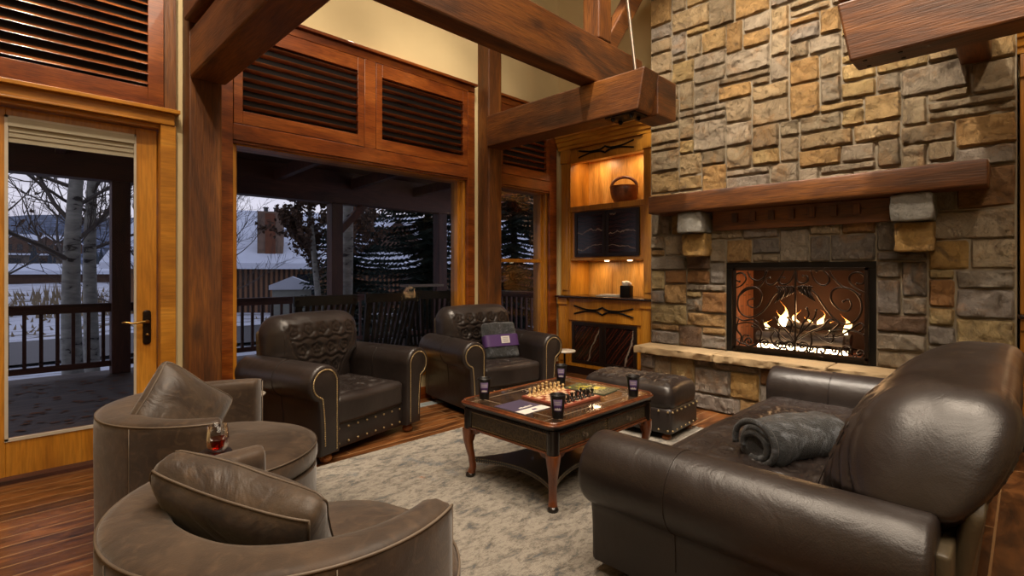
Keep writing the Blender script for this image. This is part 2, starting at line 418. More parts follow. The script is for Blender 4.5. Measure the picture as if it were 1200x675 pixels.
# patio door and the big shutter over it
YD = 4.76
d = MB().box(.885, .985, YC, 4.93, 0, 2.50).box(-.30, -.20, YC, 4.93, 0, 2.50).box(-.20, .885, YN-.01, 4.93, 2.47, 2.50)
d.box(-2.0, .975, YC-.01, YN, 2.50, 2.585).box(-2.0, 1.005, YC-.05, YN, 2.585, 2.615).box(-.3, .80, YC-.015, YC+.01, 2.50, 2.515)
root = struct('door_1', d, GOLD['X'], bevel=.004)
leaf = MB().box(-.195, .045, YD, YD+.055, .02, 2.465).box(.745, .88, YD, YD+.055, .02, 2.465).box(.045, .745, YD, YD+.055, .02, .27).box(.045, .745, YD, YD+.055, 2.40, 2.465)
lf = leaf.build('door_leaf', GOLD['Z'], root, bevel=.004)
gb = MB()
for a, b_, c_, d_ in ((.04, .058, .26, 2.41), (.735, .75, .26, 2.41)): gb.box(a, b_, YD-.008, YD+.01, c_, d_)
gb.box(.04, .75, YD-.008, YD+.01, .255, .275).box(.04, .75, YD-.008, YD+.01, 2.395, 2.41)
gb.build('glazing_bead', plain('pale_bead', '#b8ad9a', .6), root)
MB().box(.05, .745, YD+.024, YD+.03, .26, 2.40).build('glass_pane', GLASS, root)
bl = MB(); bl.box(.055, .74, YD-.012, YD+.02, 2.34, 2.395); bl.box(.06, .735, YD+.005, YD+.009, 2.235, 2.345)
for z in (2.235, 2.27, 2.305): bl.box(.06, .735, YD-.002, YD+.016, z, z+.012)
bl.build('roller_blind', plain('beige_blind', '#a39a84', .8), root)
hp = MB(); hp.rbox((.815, YD-.008, .955), (.052, .014, .26), (.02, .005, .02), .02)
hpo = hp.build('handle_plate', IRON, root, smooth=True)
MB().tube([(.815, YD-.01, 1.0), (.815, YD-.055, 1.0), (.79, YD-.06, 1.0), (.72, YD-.058, .992), (.67, YD-.055, 1.004), (.655, YD-.05, 1.0)], [.013, .012, .010, .008, .007, .005], 10).tube(
    [(.815, YD-.01, .90), (.815, YD-.04, .90)], .010, 10).build('lever_handle', BRASS, root, smooth=True)
struct('door_threshold', MB().box(-.2, .885, 4.66, 4.95, 0, .025), DARKW)
shutter('huge louvred shutter above the glazed door, cut by the top left corner', -1.9, .90, 2.62, 4.3, 19, yf=YC-.03, st=.10, rail=.13, tilt=-.62)
struct('trim_2', MB().box(.90, .985, YC, YN, 2.615, 4.4), TIM['Z'])

# ------------------------------------------------------------------ heavy timbers
def timber(name, mb, mat, label, cat='beam', group=None): 
    return tag(mb.build(name, mat, bevel=.014), label, cat, group)
timber('timber_post', MB().box(1.035, 1.265, 4.50, 4.70, 0, 6.0), TIM['Z'], 'rough timber wall post between the glazed door and the big window', 'post')
timber('timber_post', MB().box(4.11, 4.325, 4.50, 4.70, 0, 6.0), TIM['Z'], 'rough timber wall post between the big window and the narrow window', 'post')
def endprofile(y0, y1, z0, z1, ch, side):   # hammer beam outline in YZ with its raked end
    return [(y0, z1), (y0+ch*side, z0), (y1, z0), (y1, z1)]
pr = endprofile(2.41, 4.50, 2.84, 3.21, .07, 1)
hb = MB().prism(pr, lambda y, z: (4.08, y, z), lambda y, z: (4.33, y, z))
timber('hammer_beam', hb, TIM['Y'], 'thick timber bracket beam running out from the post right of the big window')
timber('timber_block', MB().box(4.335, 4.68, 2.42, 2.68, 2.83, 3.205), TIM['X'], 'short timber block standing out toward the stone wall at the bracket beam end')
timber('timber_purlin', MB().box(-.6, 4.95, 2.95, 3.15, 3.215, 3.655), TIM['X'], 'long square timber beam crossing the top of the picture above the window')
t = timber('timber_post', MB().box(4.15, 4.36, 2.95, 3.15, 3.66, 6.2), TIM['Z'], 'upright timber post rising from the long crossing beam, cut by the top edge', 'post')
br = MB().beam((4.30, 3.05, 3.52), (5.2, 3.05, 4.75), .14, .17)
timber('timber_brace', br, TIM['X'], 'slanting timber brace beside the upright post near the stone wall', 'brace')
rod = MB().tube([(4.17, 2.56, 3.22), (4.17, 2.68, 4.2), (4.17, 2.9, 6.1)], .015, 10); rod.lathe([(0, 0), (.03, 0), (.03, .015), (.014, .03), (0, .03)], (4.17, 2.56, 3.212), 12)
tag(rod.build('tension_rod', STEEL, smooth=True, ang=40), 'thin steel rod rising from the end of the bracket beam', 'rod')
def bolts(y0, y1, x0, x1, label):
    t = thing('bolt_plate', label, 'bracket', ((x0+x1)/2, (y0+y1)/2, 2.84), 0, 'iron bolt plates under the bracket beams')
    hx = (x1-x0)/2; hy = (y1-y0)/2
    MB().box(-hx, hx, -hy, hy, -.012, 0).build('plate', BLACKM, t)
    for sx in (-.6, .6):
        for sy in (-.6, .6):
            MB().lathe([(0, -.045), (.014, -.045), (.014, -.03), (.022, -.03), (.022, -.012), (0, -.012)], (sx*hx, sy*hy, 0), 6).build('bolt', BLACKM, t)
bolts(2.52, 2.85, 4.10, 4.31, 'black bolted plate under the bracket beam end beside the cabinet')
# the beam out of the left post
pr = [(2.41, 3.21), (2.48, 2.85), (4.50, 2.85), (4.50, 3.21)]
timber('hammer_beam', MB().prism(pr, lambda y, z: (1.04, y, z), lambda y, z: (1.29, y, z)), TIM['Y'], 'timber bracket beam coming forward at the top left from the post beside the door')
timber('hammer_beam', MB().prism([(1.9, 3.62), (1.95, 3.27), (4.50, 3.27), (4.50, 3.62)], lambda y, z: (1.0, y, z), lambda y, z: (1.27, y, z)), TIM['Y'], 'second timber lying on the bracket beam at the top left corner')
# opposite truss at the right
pr = [(.93, 3.215), (.855, 2.80), (-3.6, 2.80), (-3.6, 3.215)]
timber('hammer_beam', MB().prism(pr, lambda y, z: (4.08, y, z), lambda y, z: (4.33, y, z)), TIM['Y'], 'thick timber beam with raked end at the top right in front of the stone wall')
timber('timber_purlin', MB().prism([(.90, 3.60), (.93, 3.235), (-3.6, 3.235), (-3.6, 3.60)], lambda y, z: (4.10, y, z), lambda y, z: (4.32, y, z)), TIM['Y'], 'upper timber stacked on the beam at the top right corner')
timber('timber_block', MB().box(4.34, 5.26, .19, .37, 2.96, 3.20), TIM['X'], 'timber stub behind the top right beam, running into the stone wall')
bolts(.52, .84, 4.10, 4.31, 'black bolted plate under the raked beam at the top right')

# ------------------------------------------------------------------ stonework
m, g = newmat('quarried_stone')
tc = g.n('ShaderNodeTexCoord').outputs['Object']
at = g.n('ShaderNodeVertexColor', {'layer_name': 'Col'}).outputs['Color']
n1 = g.n('ShaderNodeTexNoise', Vector=tc, Scale=5, Detail=8, Roughness=.65, Distortion=1.2)
n2 = g.n('ShaderNodeTexNoise', Vector=tc, Scale=22, Detail=10, Roughness=.8, Distortion=.6)
n3 = g.n('ShaderNodeTexNoise', Vector=tc, Scale=2.2, Detail=7, Roughness=.7, Distortion=1.5)
c = g.mix(g.ramp(n3.outputs['Fac'], [(.52, 0.0), (.68, .65)]), at, '#936830')
c = g.mix(g.ramp(n1.outputs['Fac'], [(.34, .6), (.44, 0.0)]), c, '#54422f')
c = g.mix(1.0, c, g.ramp(n2.outputs['Fac'], [(.3, .68), (.7, 1.2)]), 'MULTIPLY')
vr = g.n('ShaderNodeTexVoronoi', {'feature': 'F1', 'distance': 'MINKOWSKI'}, Vector=g.mix(.25, tc, n1.outputs['Color']), Scale=14)
b0 = g.n('ShaderNodeBump', Height=vr.outputs['Distance'], Strength=.55, Distance=.03)
b1 = g.n('ShaderNodeBump', Height=n1.outputs['Fac'], Strength=1.0, Distance=.06, Normal=b0.outputs[0])
b2 = g.n('ShaderNodeBump', Height=n2.outputs['Fac'], Strength=1.0, Distance=.03, Normal=b1.outputs[0])
p = g.n('ShaderNodeBsdfPrincipled', Base_Color=c, Roughness=.85, Normal=b2.outputs[0]); out(g, p.outputs[0]); STONE = m
MORT = plain('mortar', '#7e725e', .95, var=.3, vs=12, bump=.5, bs=40)
PAL_T = ['#a38c6a', '#a99474', '#9c8868', '#988668', '#a48a62', '#ac8c5a', '#92826a', '#9f8e76', '#8b7759', '#b0935f', '#a5804c', '#8d8070']
PAL_B = ['#93826a', '#9d875c', '#a78246', '#94683a', '#857b70', '#8b8076', '#7a7168', '#9c7a4c', '#8a6238', '#6b5340', '#a69478', '#8a7e6e']
def layout(cols, rows, rng, blocked=None, wmin=2, wmax=6, hmax=4):
    occ = [[bool(blocked and blocked(i, j)) for i in range(cols)] for j in range(rows)]
    rects = []
    for j in range(rows):
        for i in range(cols):
            if occ[j][i]: continue
            w_ = rng.choice([2, 3, 3, 4, 4, 5, 6, 3, 5]); h_ = rng.choice([1, 2, 2, 3, 3, 3, 4, 2])
            if w_ <= 2 and h_ >= 4: h_ = 3
            if w_ >= 5 and rng.random() < .3: h_ = 1
            w_ = min(w_, wmax); h_ = min(h_, hmax, rows-j)
            k = 0
            while k < w_ and i+k < cols and not occ[j][i+k]: k += 1
            w_ = k
            if i+w_ < cols and not occ[j][i+w_] and (i+w_+1 >= cols or occ[j][i+w_+1]): w_ += 1   # leave no one-cell slivers
            for hh in range(1, h_+1):
                if j+hh-1 >= rows or any(occ[j+hh-1][i+q] for q in range(w_)): h_ = hh-1; break
            h_ = max(1, h_)
            for a in range(h_):
                for b in range(w_): occ[j+a][i+b] = True
            rects.append((i, i+w_, j, j+h_))
    return rects
def stone_block(mb, u0, u1, v0, v1, fn, rng, pal, depth=.024, cell=.017, gap=.002, rough=1.0):
    """fn(u, v, h) -> xyz; one rough-faced stone"""
    u0 += gap; u1 -= gap; v0 += gap; v1 -= gap
    jit = lambda: rng.uniform(-.005, .005)
    cs = [(u0+jit(), v0+jit()), (u1+jit(), v0+jit()), (u1+jit(), v1+jit()), (u0+jit(), v1+jit())]
    nu = max(4, int((u1-u0)/cell)); nv = max(3, int((v1-v0)/cell))
    off = rng.uniform(0, 100); D = depth*rng.uniform(.7, 1.25); tx = rng.uniform(-.25, .25); tz = rng.uniform(-.3, .3)
    vs = []; fs = []
    for a in range(nu+1):
        for b in range(nv+1):
            s = a/nu; t = b/nv
            # crowd the border rows
            pu = (1-t)*((1-s)*cs[0][0]+s*cs[1][0])+t*((1-s)*cs[3][0]+s*cs[2][0])
            pv = (1-t)*((1-s)*cs[0][1]+s*cs[1][1])+t*((1-s)*cs[3][1]+s*cs[2][1])
            e = min(s*(u1-u0), (1-s)*(u1-u0), t*(v1-v0), (1-t)*(v1-v0))
            q = Vector((pu*5, pv*5, off))
            wob = noise.noise(q*3)*.006
            if e < 1e-6: h = -.006
            else:
                h = D*min(1, (.6+.4*min(1, e/.02)))
                h += rough*(noise.fractal(q*1.6, 1, 2, 4)*.016 + abs(noise.noise(q*2.3))*.022 + abs(noise.noise(q*5))*.009) + D*(tx*(s-.5)+tz*(t-.5))
            vs.append(fn(pu+wob, pv+noise.noise(q*3+Vector((9, 3, 1)))*.006, h))
    for a in range(nu):
        for b in range(nv):
            k = a*(nv+1)+b; fs.append((k, k+nv+1, k+nv+2, k+1))
    base = srgb(rng.choice(pal)); vv = rng.uniform(.8, 1.12)
    mb.add(vs, fs, (base[0]*vv, base[1]*vv, base[2]*vv, 1))
rng = random.Random(11)
XS = 5.25
oy0, oy1, oz0, oz1 = .905, 2.17, .575, 1.467
ug = list(np.linspace(.06, oy0, 11))+list(np.linspace(oy0, oy1, 16))[1:]+list(np.linspace(oy1, 3.02, 11))[1:]
vg = list(np.linspace(oz0, oz1, 13))+[oz1+.078*(i+1) for i in range(60)]
blk = lambda i, j: 10 <= i < 25 and j < 12
st = MB()
for (a, b, c_, d_) in layout(len(ug)-1, len(vg)-1, rng, blk):
    pal = PAL_T if vg[c_] > 2.0 else PAL_B
    stone_block(st, ug[a], ug[b], vg[c_], vg[d_], lambda u, v, h: (XS-h, u, v), rng, pal)
# rubble end facing the right-hand cabinet
wallc = MB().box(XS, 5.9, .06, oy0, 0, 6.15).box(XS, 5.9, oy1, 3.02, 0, 6.15).box(XS, 5.9, oy0, oy1, oz1, 6.15).box(XS, 5.9, oy0, oy1, 0, oz0)
cb = struct('wall_fireplace', wallc, MORT)
st.build('stone_facing', STONE, cb, colors=True, smooth=True, ang=42)
# raised hearth
hearth = thing('raised_hearth', 'raised stone hearth with a pale sandstone ledge in front of the fire', 'hearth', (5.0, 1.54, 0))
MB().box(.0, .26, -1.47, 1.46, 0, .50).build('core', MORT, hearth)
hs = MB(); rr = random.Random(5)
hv = [0, .085, .17, .25, .335, .42, .50]; hu = list(np.linspace(-1.48, 1.47, 34))
for (a, b, c_, d_) in layout(33, 6, rr, None, 2, 5, 3):
    stone_block(hs, hu[a], hu[b], hv[c_], hv[d_], lambda u, v, h: (-h*.8, u, v), rr, PAL_B, .024)
hs.build('stone_face', STONE, hearth, colors=True, smooth=True, ang=42)
def slabwarp(P, N):
    P = P.copy()
    for k in range(len(P)):
        if N[k][0] < -.3:
            q = Vector((P[k][1]*6, P[k][2]*14, 3.3)); P[k][0] -= abs(noise.fractal(q, 1, 2, 4))*.035
            P[k][1] += noise.noise(q*2)*.008
    return P
sl = MB(); 
for y0, y1 in ((-1.49, -.35), (-.34, .62), (.63, 1.50)):
    sl.rbox((.085, (y0+y1)/2, .537), (.33, y1-y0, .078), .012, .022, slabwarp)
sl.build('sandstone_ledge', plain('sandstone', '#a8906c', .9, var=.3, vs=5, bump=.5, bs=35), hearth, smooth=True, ang=50)
# mantel, header and corbels
def mantelwarp(P, N):
    P = P.copy()
    for k in range(len(P)):
        q = Vector((P[k][0]*3, P[k][1]*2.2, P[k][2]*3)); P[k] += N[k]*noise.noise(q)*.008
    return P
mt = MB().rbox((5.09, 1.54, 2.085), (.30, 2.68, .185), .014, .06, mantelwarp)
tag(mt.build('mantel_shelf', TIM['Y'], smooth=True, ang=35), 'long thick reddish timber mantel shelf on the stone wall above the fire', 'mantel')
hd = thing('mantel_header', 'dark recessed timber header with dentil blocks under the mantel shelf', 'beam', (5.20, 1.54, 1.79))
MB().box(-.02, .05, -.74, .74, 0, .20).build('board', TIM['Y'], hd, bevel=.006)
for i in range(7):
    MB().box(-.055, -.02, -.51+i*.17-.027, -.51+i*.17+.027, .075, .165).build('dentil_block', TIM['Z'], hd, bevel=.004)
def corbel(yc, label):
    t = thing('stone_corbel', label, 'corbel', (5.22, yc, 1.50), 0, 'stone corbels carrying the mantel')
    r_ = random.Random(int(yc*100)+3)
    def stone(name, y0, y1, z0, z1, dx, col):
        mbs = MB()
        def wp(P, N):
            P = P.copy()
            for k in range(len(P)):
                q = Vector(P[k])*9+Vector((yc*7, z0*5, 0)); P[k] += N[k]*(noise.fractal(q, 1, 2, 4)*.012)
            return P
        mbs.rbox((-dx/2+.02, (y0+y1)/2, (z0+z1)/2), (dx, y1-y0-.008, z1-z0-.008), .012, .022, wp)
        bcol = srgb(col); mbs.c = [bcol]*len(mbs.v)
        mbs.build(name, STONE, t, colors=True, smooth=True, ang=42)
    stone('upper_stone', -.135, .135, .27, .485, .26, '#8f8a80')
    stone('lower_stone', -.13, .12, .035, .27, .17, '#a88347')
    return t
corbel(2.44, 'left stone corbel under the mantel, of a grey and an ochre stone')
corbel(.64, 'right stone corbel under the mantel, pale stone over tan stone')
# ------------------------------------------------------------------ fire
FXP = 5.22
def fpt(x, y, xp=FXP):
    """trace of the screen's ironwork onto its own plane (sketch units -> metres)"""
    px = 830+x/4.5; py = 290+y/4.5; u = (px-600)/605; d = xp/(.70711*(1+u))
    return Vector((xp, d*.70711*(1-u), 1.38-(py-318)/605*d))
fi = thing('fireplace_insert', 'gas fireplace insert with black steel frame and brick lining', 'fireplace', (5.25, 1.5375, .58))
bx = MB(); hw = .6325; H = .887
for a, b, c_, d_ in ((-hw, hw, H-.065, H), (-hw, -hw+.055, 0, H-.065), (hw-.055, hw, 0, H-.065), (-hw+.055, hw-.055, 0, .04)): bx.box(.0, .05, a, b, c_, d_)
bx.build('steel_frame', BLACKM, fi, bevel=.004)
m, g = newmat('fire_brick')
tc = g.n('ShaderNodeTexCoord').outputs['Object']
mpv = g.n('ShaderNodeMapping', Vector=tc, Rotation=(PI/2, 0, PI/2)).outputs[0]
bk = g.n('ShaderNodeTexBrick', Vector=mpv, Scale=1.0, Mortar_Size=.006, Brick_Width=.22, Row_Height=.07)
bk.inputs['Color1'].default_value = srgb('#8a5638'); bk.inputs['Color2'].default_value = srgb('#a86c48'); bk.inputs['Mortar'].default_value = srgb('#6a4a38')
p = g.n('ShaderNodeBsdfPrincipled', Base_Color=bk.outputs[0], Roughness=.9); out(g, p.outputs[0]); FBR = m
MB().box(.56, .60, -.60, .60, -.0, H).build('sooty_back', plain('sooty_brick', '#3a241a', .9, var=.4, vs=6), fi)  # shade put into the colour: back wall darker than the lit sides
MB().box(.05, .56, -.60, -.57, 0, H).box(.05, .56, .57, .60, 0, H).box(.05, .60, -.60, .60, H-.04, H).box(.05, .60, -.60, .60, -.004, .02).build('brick_lining', FBR, fi)
gr = MB()
for i in range(7): gr.tube([(.14, -.36+i*.12, .09), (.42, -.36+i*.12, .09), (.44, -.36+i*.12, .13)], .008, 6)
for x in (.18, .38): gr.tube([(x, -.42, .075), (x, .42, .075)], .01, 6)
for x in (.18, .38):
    for y in (-.38, .38): gr.tube([(x, y, .02), (x, y, .075)], .01, 6)
gr.build('log_grate', BLACKM, fi, smooth=True)
def emit(name, col, s):
    m, g = newmat(name)
    lw = g.n('ShaderNodeEmission', Color=srgb(col), Strength=s); out(g, lw.outputs[0]); return m
MB().box(.08, .13, -.40, .36, .055, .085).build('ember_tray', emit('glowing_ember_bed', '#ffdcaa', 13), fi)
BARK = plain('charred_log', '#2e2119', .9, var=.5, vs=14, bump=.8, bs=30)
def log(a, b, r, lab):
    pts = [Vector(a).lerp(Vector(b), k/6)+Vector((0, 0, .012*math.sin(k*2.1))) for k in range(7)]
    m_ = MB().tube(pts, [r*(1+.12*math.sin(k*1.7)) for k in range(7)], 12)
    tag(m_.build('gas_log', BARK, smooth=True, ang=50), lab, 'log', 'charred logs in the fire')
log((5.42, 1.18, .74), (5.42, 1.93, .74), .05, 'front charred log lying across the grate of the fire')
log((5.56, 1.15, .75), (5.58, 1.9, .75), .055, 'rear charred log lying across the grate of the fire')
log((5.40, 1.42, .85), (5.58, 1.75, .87), .035, 'charred log laid crosswise on top, at the left of the fire')
log((5.42, 1.50, .85), (5.58, 1.25, .86), .035, 'charred log laid crosswise on top, at the right of the fire')
m, g = newmat('flame_light')
fz = g.n('ShaderNodeSeparateXYZ', Vector=g.n('ShaderNodeTexCoord').outputs['Generated']).outputs['Z']
em_ = g.n('ShaderNodeEmission', Color=g.ramp(fz, [(0, '#ffe6b0'), (.4, '#ffc873'), (.8, '#ff9a3c'), (1, '#d8641c')]), Strength=8)
out(g, g.n('ShaderNodeMixShader', Fac=g.ramp(fz, [(.0, .05), (.5, .2), (1, .9)]), i1=em_.outputs[0], i2=g.n('ShaderNodeBsdfTransparent').outputs[0]).outputs[0]); FLM = m
def flame(y, x, z, h, r, lab):
    secs = []
    for k in range(9):
        t = k/8; rr_ = r*(math.sin(PI*min(1, t*1.1+.16))**.9)*(1-t*.55)+.001
        secs.append([(x+rr_*.6*math.cos(a)+.012*math.sin(5*t+y*9), y+rr_*.75*math.cos(a+PI/2)*(1+.35*math.sin(9*t+y*40))+.045*math.sin(6*t+y*23)*t, z+h*t) for a in np.linspace(0, 2*PI, 10, endpoint=False)])
    tag(MB().sweep(secs).build('flame', FLM, smooth=True), lab, 'flame', 'flames on the logs')
for q in ((1.70, 5.48, .84, .25, .05, 'tall left flame behind the iron screen'), (1.60, 5.52, .86, .15, .04, 'short flame right beside the tallest left flame'),
          (1.38, 5.50, .84, .18, .035, 'middle flame behind the iron screen'), (1.18, 5.50, .80, .19, .045, 'right hand flame behind the iron screen'),
          (1.86, 5.50, .80, .10, .035, 'small leftmost flame low over the logs'),
          (1.75, 5.54, .84, .15, .03, 'slim flame close left of the tallest flame'), (1.31, 5.54, .82, .11, .025, 'slim flame between the middle and right hand flames'), (1.49, 5.53, .86, .09, .025, 'small flame at the centre bar of the screen')): flame(*q)
lamp('fire_light', 'POINT', (5.45, 1.5, .98), (0, 0, 0), 9, (1, .55, .24), .12)
sc_ = thing('fireplace_screen', 'black wrought iron fireplace screen with scrolling vines, in front of the fire', 'fireplace screen', (0, 0, 0))
f = MB()
ya, yb, za, zb = .955, 2.085, .595, 1.415
for a, b, c_, d_ in ((ya, yb, zb-.028, zb), (ya, yb, za+.02, za+.05), (ya, ya+.028, za, zb), (yb-.028, yb, za, zb), (1.513, 1.527, za+.02, zb)): f.box(FXP-.012, FXP+.008, a, b, c_, d_)
f.build('frame', IRON, sc_, bevel=.003)
def cr(pts, k=6):
    P = [Vector(p) for p in pts]; P = [P[0]]+P+[P[-1]]; o_ = []
    for i in range(1, len(P)-2):
        for j in range(k):
            t = j/k; a, b, c_, d_ = P[i-1:i+3]
            o_.append(.5*((2*b)+(c_-a)*t+(2*a-5*b+4*c_-d_)*t*t+(3*b-a-3*c_+d_)*t**3))
    o_.append(P[-2]); return o_
def spiral(cx, cy, r, a0, turns, sg=1, n=9):
    return [(cx+r*(1-k/n*.82)*math.cos(a0+sg*turns*2*PI*k/n), cy+r*(1-k/n*.82)*math.sin(a0+sg*turns*2*PI*k/n)) for k in range(n+1)]
curves = [
 [(455,205),(400,215),(350,250),(310,310),(270,350),(215,368),(170,345),(155,300),(165,250),(200,215),(250,210),(280,240),(275,290),(245,318),(212,305),(210,280),(235,270)],
 [(460,205),(520,205),(570,250),(610,310),(660,370),(720,405),(780,385),(808,330),(800,270),(760,225),(700,210),(655,230),(650,280),(690,325),(735,335),(755,305),(740,275),(712,285)],
 [(300,125),(290,180),(262,210),(200,225),(160,260)], [(135,215),(175,200),(200,165),(180,135),(150,140),(145,170),(165,180)],
 [(400,120),(370,170),(340,195),(310,190),(305,165),(325,160)], [(455,130),(435,175),(405,195),(375,185),(380,160),(400,160)],
 [(465,130),(470,175),(500,190),(525,175),(520,150),(500,150)], [(540,125),(560,170),(600,200),(635,185),(635,150),(600,120),(570,125)],
 [(640,125),(660,160),(700,200),(760,225),(800,250)], [(830,240),(780,215),(745,180),(750,145),(790,130),(825,155),(815,190),(785,190)],
 [(205,125),(225,160),(265,175),(300,150),(310,125)], [(135,410),(200,395),(255,410),(280,450),(265,500),(220,520),(185,500),(185,465),(210,465)],
 [(140,360),(180,385),(230,380),(262,395),(255,420),(232,415)], [(135,470),(165,500),(210,515)],
 [(455,560),(452,500),(420,450),(380,410),(350,370)], [(455,540),(470,470),(520,420),(560,370),(570,330)], [(452,500),(400,480),(350,430),(300,420),(285,385)],
 [(465,490),(530,450),(600,420),(640,380),(690,400),(650,440),(620,470)], [(430,460),(440,400),(420,370)], [(480,455),(500,400),(530,360),(520,320)],
 [(640,440),(700,430),(770,440),(820,460)], [(620,470),(680,470),(740,440),(800,400),(820,420),(800,440)],
 [(560,450),(600,480),(650,500),(660,460)], [(350,440),(330,480),(355,520),(400,530)], [(160,380),(150,430),(175,470),(160,520)],
 [(540,440),(545,500),(530,560)], [(380,420),(370,470),(400,500),(440,490)]]
for k in range(7):
    curves.append([(350+15*k, 292-8*k), (366+14*k, 262-6*k), (374+12*k, 232-4*k), (362+13*k, 208)])
    curves.append([(562-13*k, 285-8*k), (548-12*k, 258-6*k), (536-10*k, 232-4*k), (545-11*k, 207)])
for cx, cy, r, a0, sg in ((300, 505, 34, .5, 1), (368, 510, 30, 2.6, -1), (432, 518, 32, .4, 1), (498, 520, 34, 2.6, -1), (600, 545, 38, .4, 1), (668, 545, 30, 2.8, -1), (735, 545, 45, .5, 1), (800, 560, 28, 2.6, -1), (215, 495, 28, .6, 1), (540, 535, 26, .3, 1)):
    curves.append(spiral(cx, cy, r, a0, 1.35, sg, 12))
sv = MB()
rs = random.Random(2)
for q in curves:
    pts = cr([fpt(a, b, FXP-.004+rs.uniform(-.008, .008)) for a, b in q], 5)
    n_ = len(pts); sv.tube(pts, [.0085*(.65+.45*math.sin(PI*k/(n_-1))) for k in range(n_)], 6)
    sv.sphere(pts[-1], .012, 7, 5)
sv.build('scroll_ironwork', IRON, sc_, smooth=True)
ms = MB()

# ------------------------------------------------------------------ built-in cabinets
m, g = newmat('banded_agate')
tc = g.n('ShaderNodeTexCoord').outputs['Object']
wv = g.n('ShaderNodeTexWave', {'bands_direction': 'Z', 'wave_profile': 'SIN'}, Vector=tc, Scale=6, Distortion=9, Detail=4, Detail_Scale=1.1)
c = g.ramp(wv.outputs['Fac'], [(.2, '#110c0d'), (.6, '#1c1315'), (.8, '#4a211a'), (.9, '#15100f')])
n5 = g.n('ShaderNodeTexWave', {'bands_direction': 'Z'}, Vector=tc, Scale=1.3, Distortion=7, Detail=5, Detail_Scale=1.8)
c = g.mix(g.ramp(n5.outputs['Fac'], [(.985, 0.0), (1.0, .6)]), c, '#a08878')
p = g.n('ShaderNodeBsdfPrincipled', Base_Color=c, Roughness=.22); out(g, p.outputs[0]); AGATE = m
m, g = newmat('diagonal_agate')
tc = g.n('ShaderNodeTexCoord').outputs['Object']
rt = g.n('ShaderNodeMapping', Vector=tc, Rotation=(.9, 0, 0)).outputs[0]
wv = g.n('ShaderNodeTexWave', {'bands_direction': 'Z'}, Vector=rt, Scale=3.2, Distortion=1.6, Detail=4, Detail_Scale=1.5)
c = g.ramp(wv.outputs['Fac'], [(.15, '#160c0a'), (.5, '#2a1610'), (.72, '#42190f'), (.9, '#22120d')])
r2 = g.n('ShaderNodeMapping', Vector=tc, Rotation=(-.35, 0, 0)).outputs[0]
n5 = g.n('ShaderNodeTexWave', {'bands_direction': 'Y'}, Vector=r2, Scale=.55, Distortion=2.6, Detail=6, Detail_Scale=3)
c = g.mix(g.ramp(n5.outputs['Fac'], [(.995, 0.0), (1.0, .6)]), c, '#a09080')
p = g.n('ShaderNodeBsdfPrincipled', Base_Color=c, Roughness=.22); out(g, p.outputs[0]); AGATE2 = m
DARKF = plain('ebonised_door_frame', '#1b120f', .35)
TOP = plain('dark_counter_edge', '#241611', .25, coat=.3)
def applique(par, zc, x, w_=.92, h=.10):
    a = MB()
    for s in (-1, 1):
        L = [(-w_/2, h*.55), (-w_*.3, h*.15), (-w_*.1, -.004*1), (0, -h*.42)]
        # two crossing bows and a centre diamond
        a.tube(cr([(x, -w_/2, zc+s*h*.55), (x, -w_*.28, zc+s*h*.12), (x, -w_*.08, zc+s*h*.16), (x, 0, zc+s*h*.50)], 8), [.006]+[.011]*24, 6)
        a.tube(cr([(x, w_/2, zc+s*h*.55), (x, w_*.28, zc+s*h*.12), (x, w_*.08, zc+s*h*.16), (x, 0, zc+s*h*.50)], 8), [.006]+[.011]*24, 6)
        a.tube([(x, -w_*.13, zc), (x, 0, zc+s*h*.5), (x, w_*.13, zc)], .009, 6)
    return a.build('bow_applique', BLACKM, par, smooth=True)
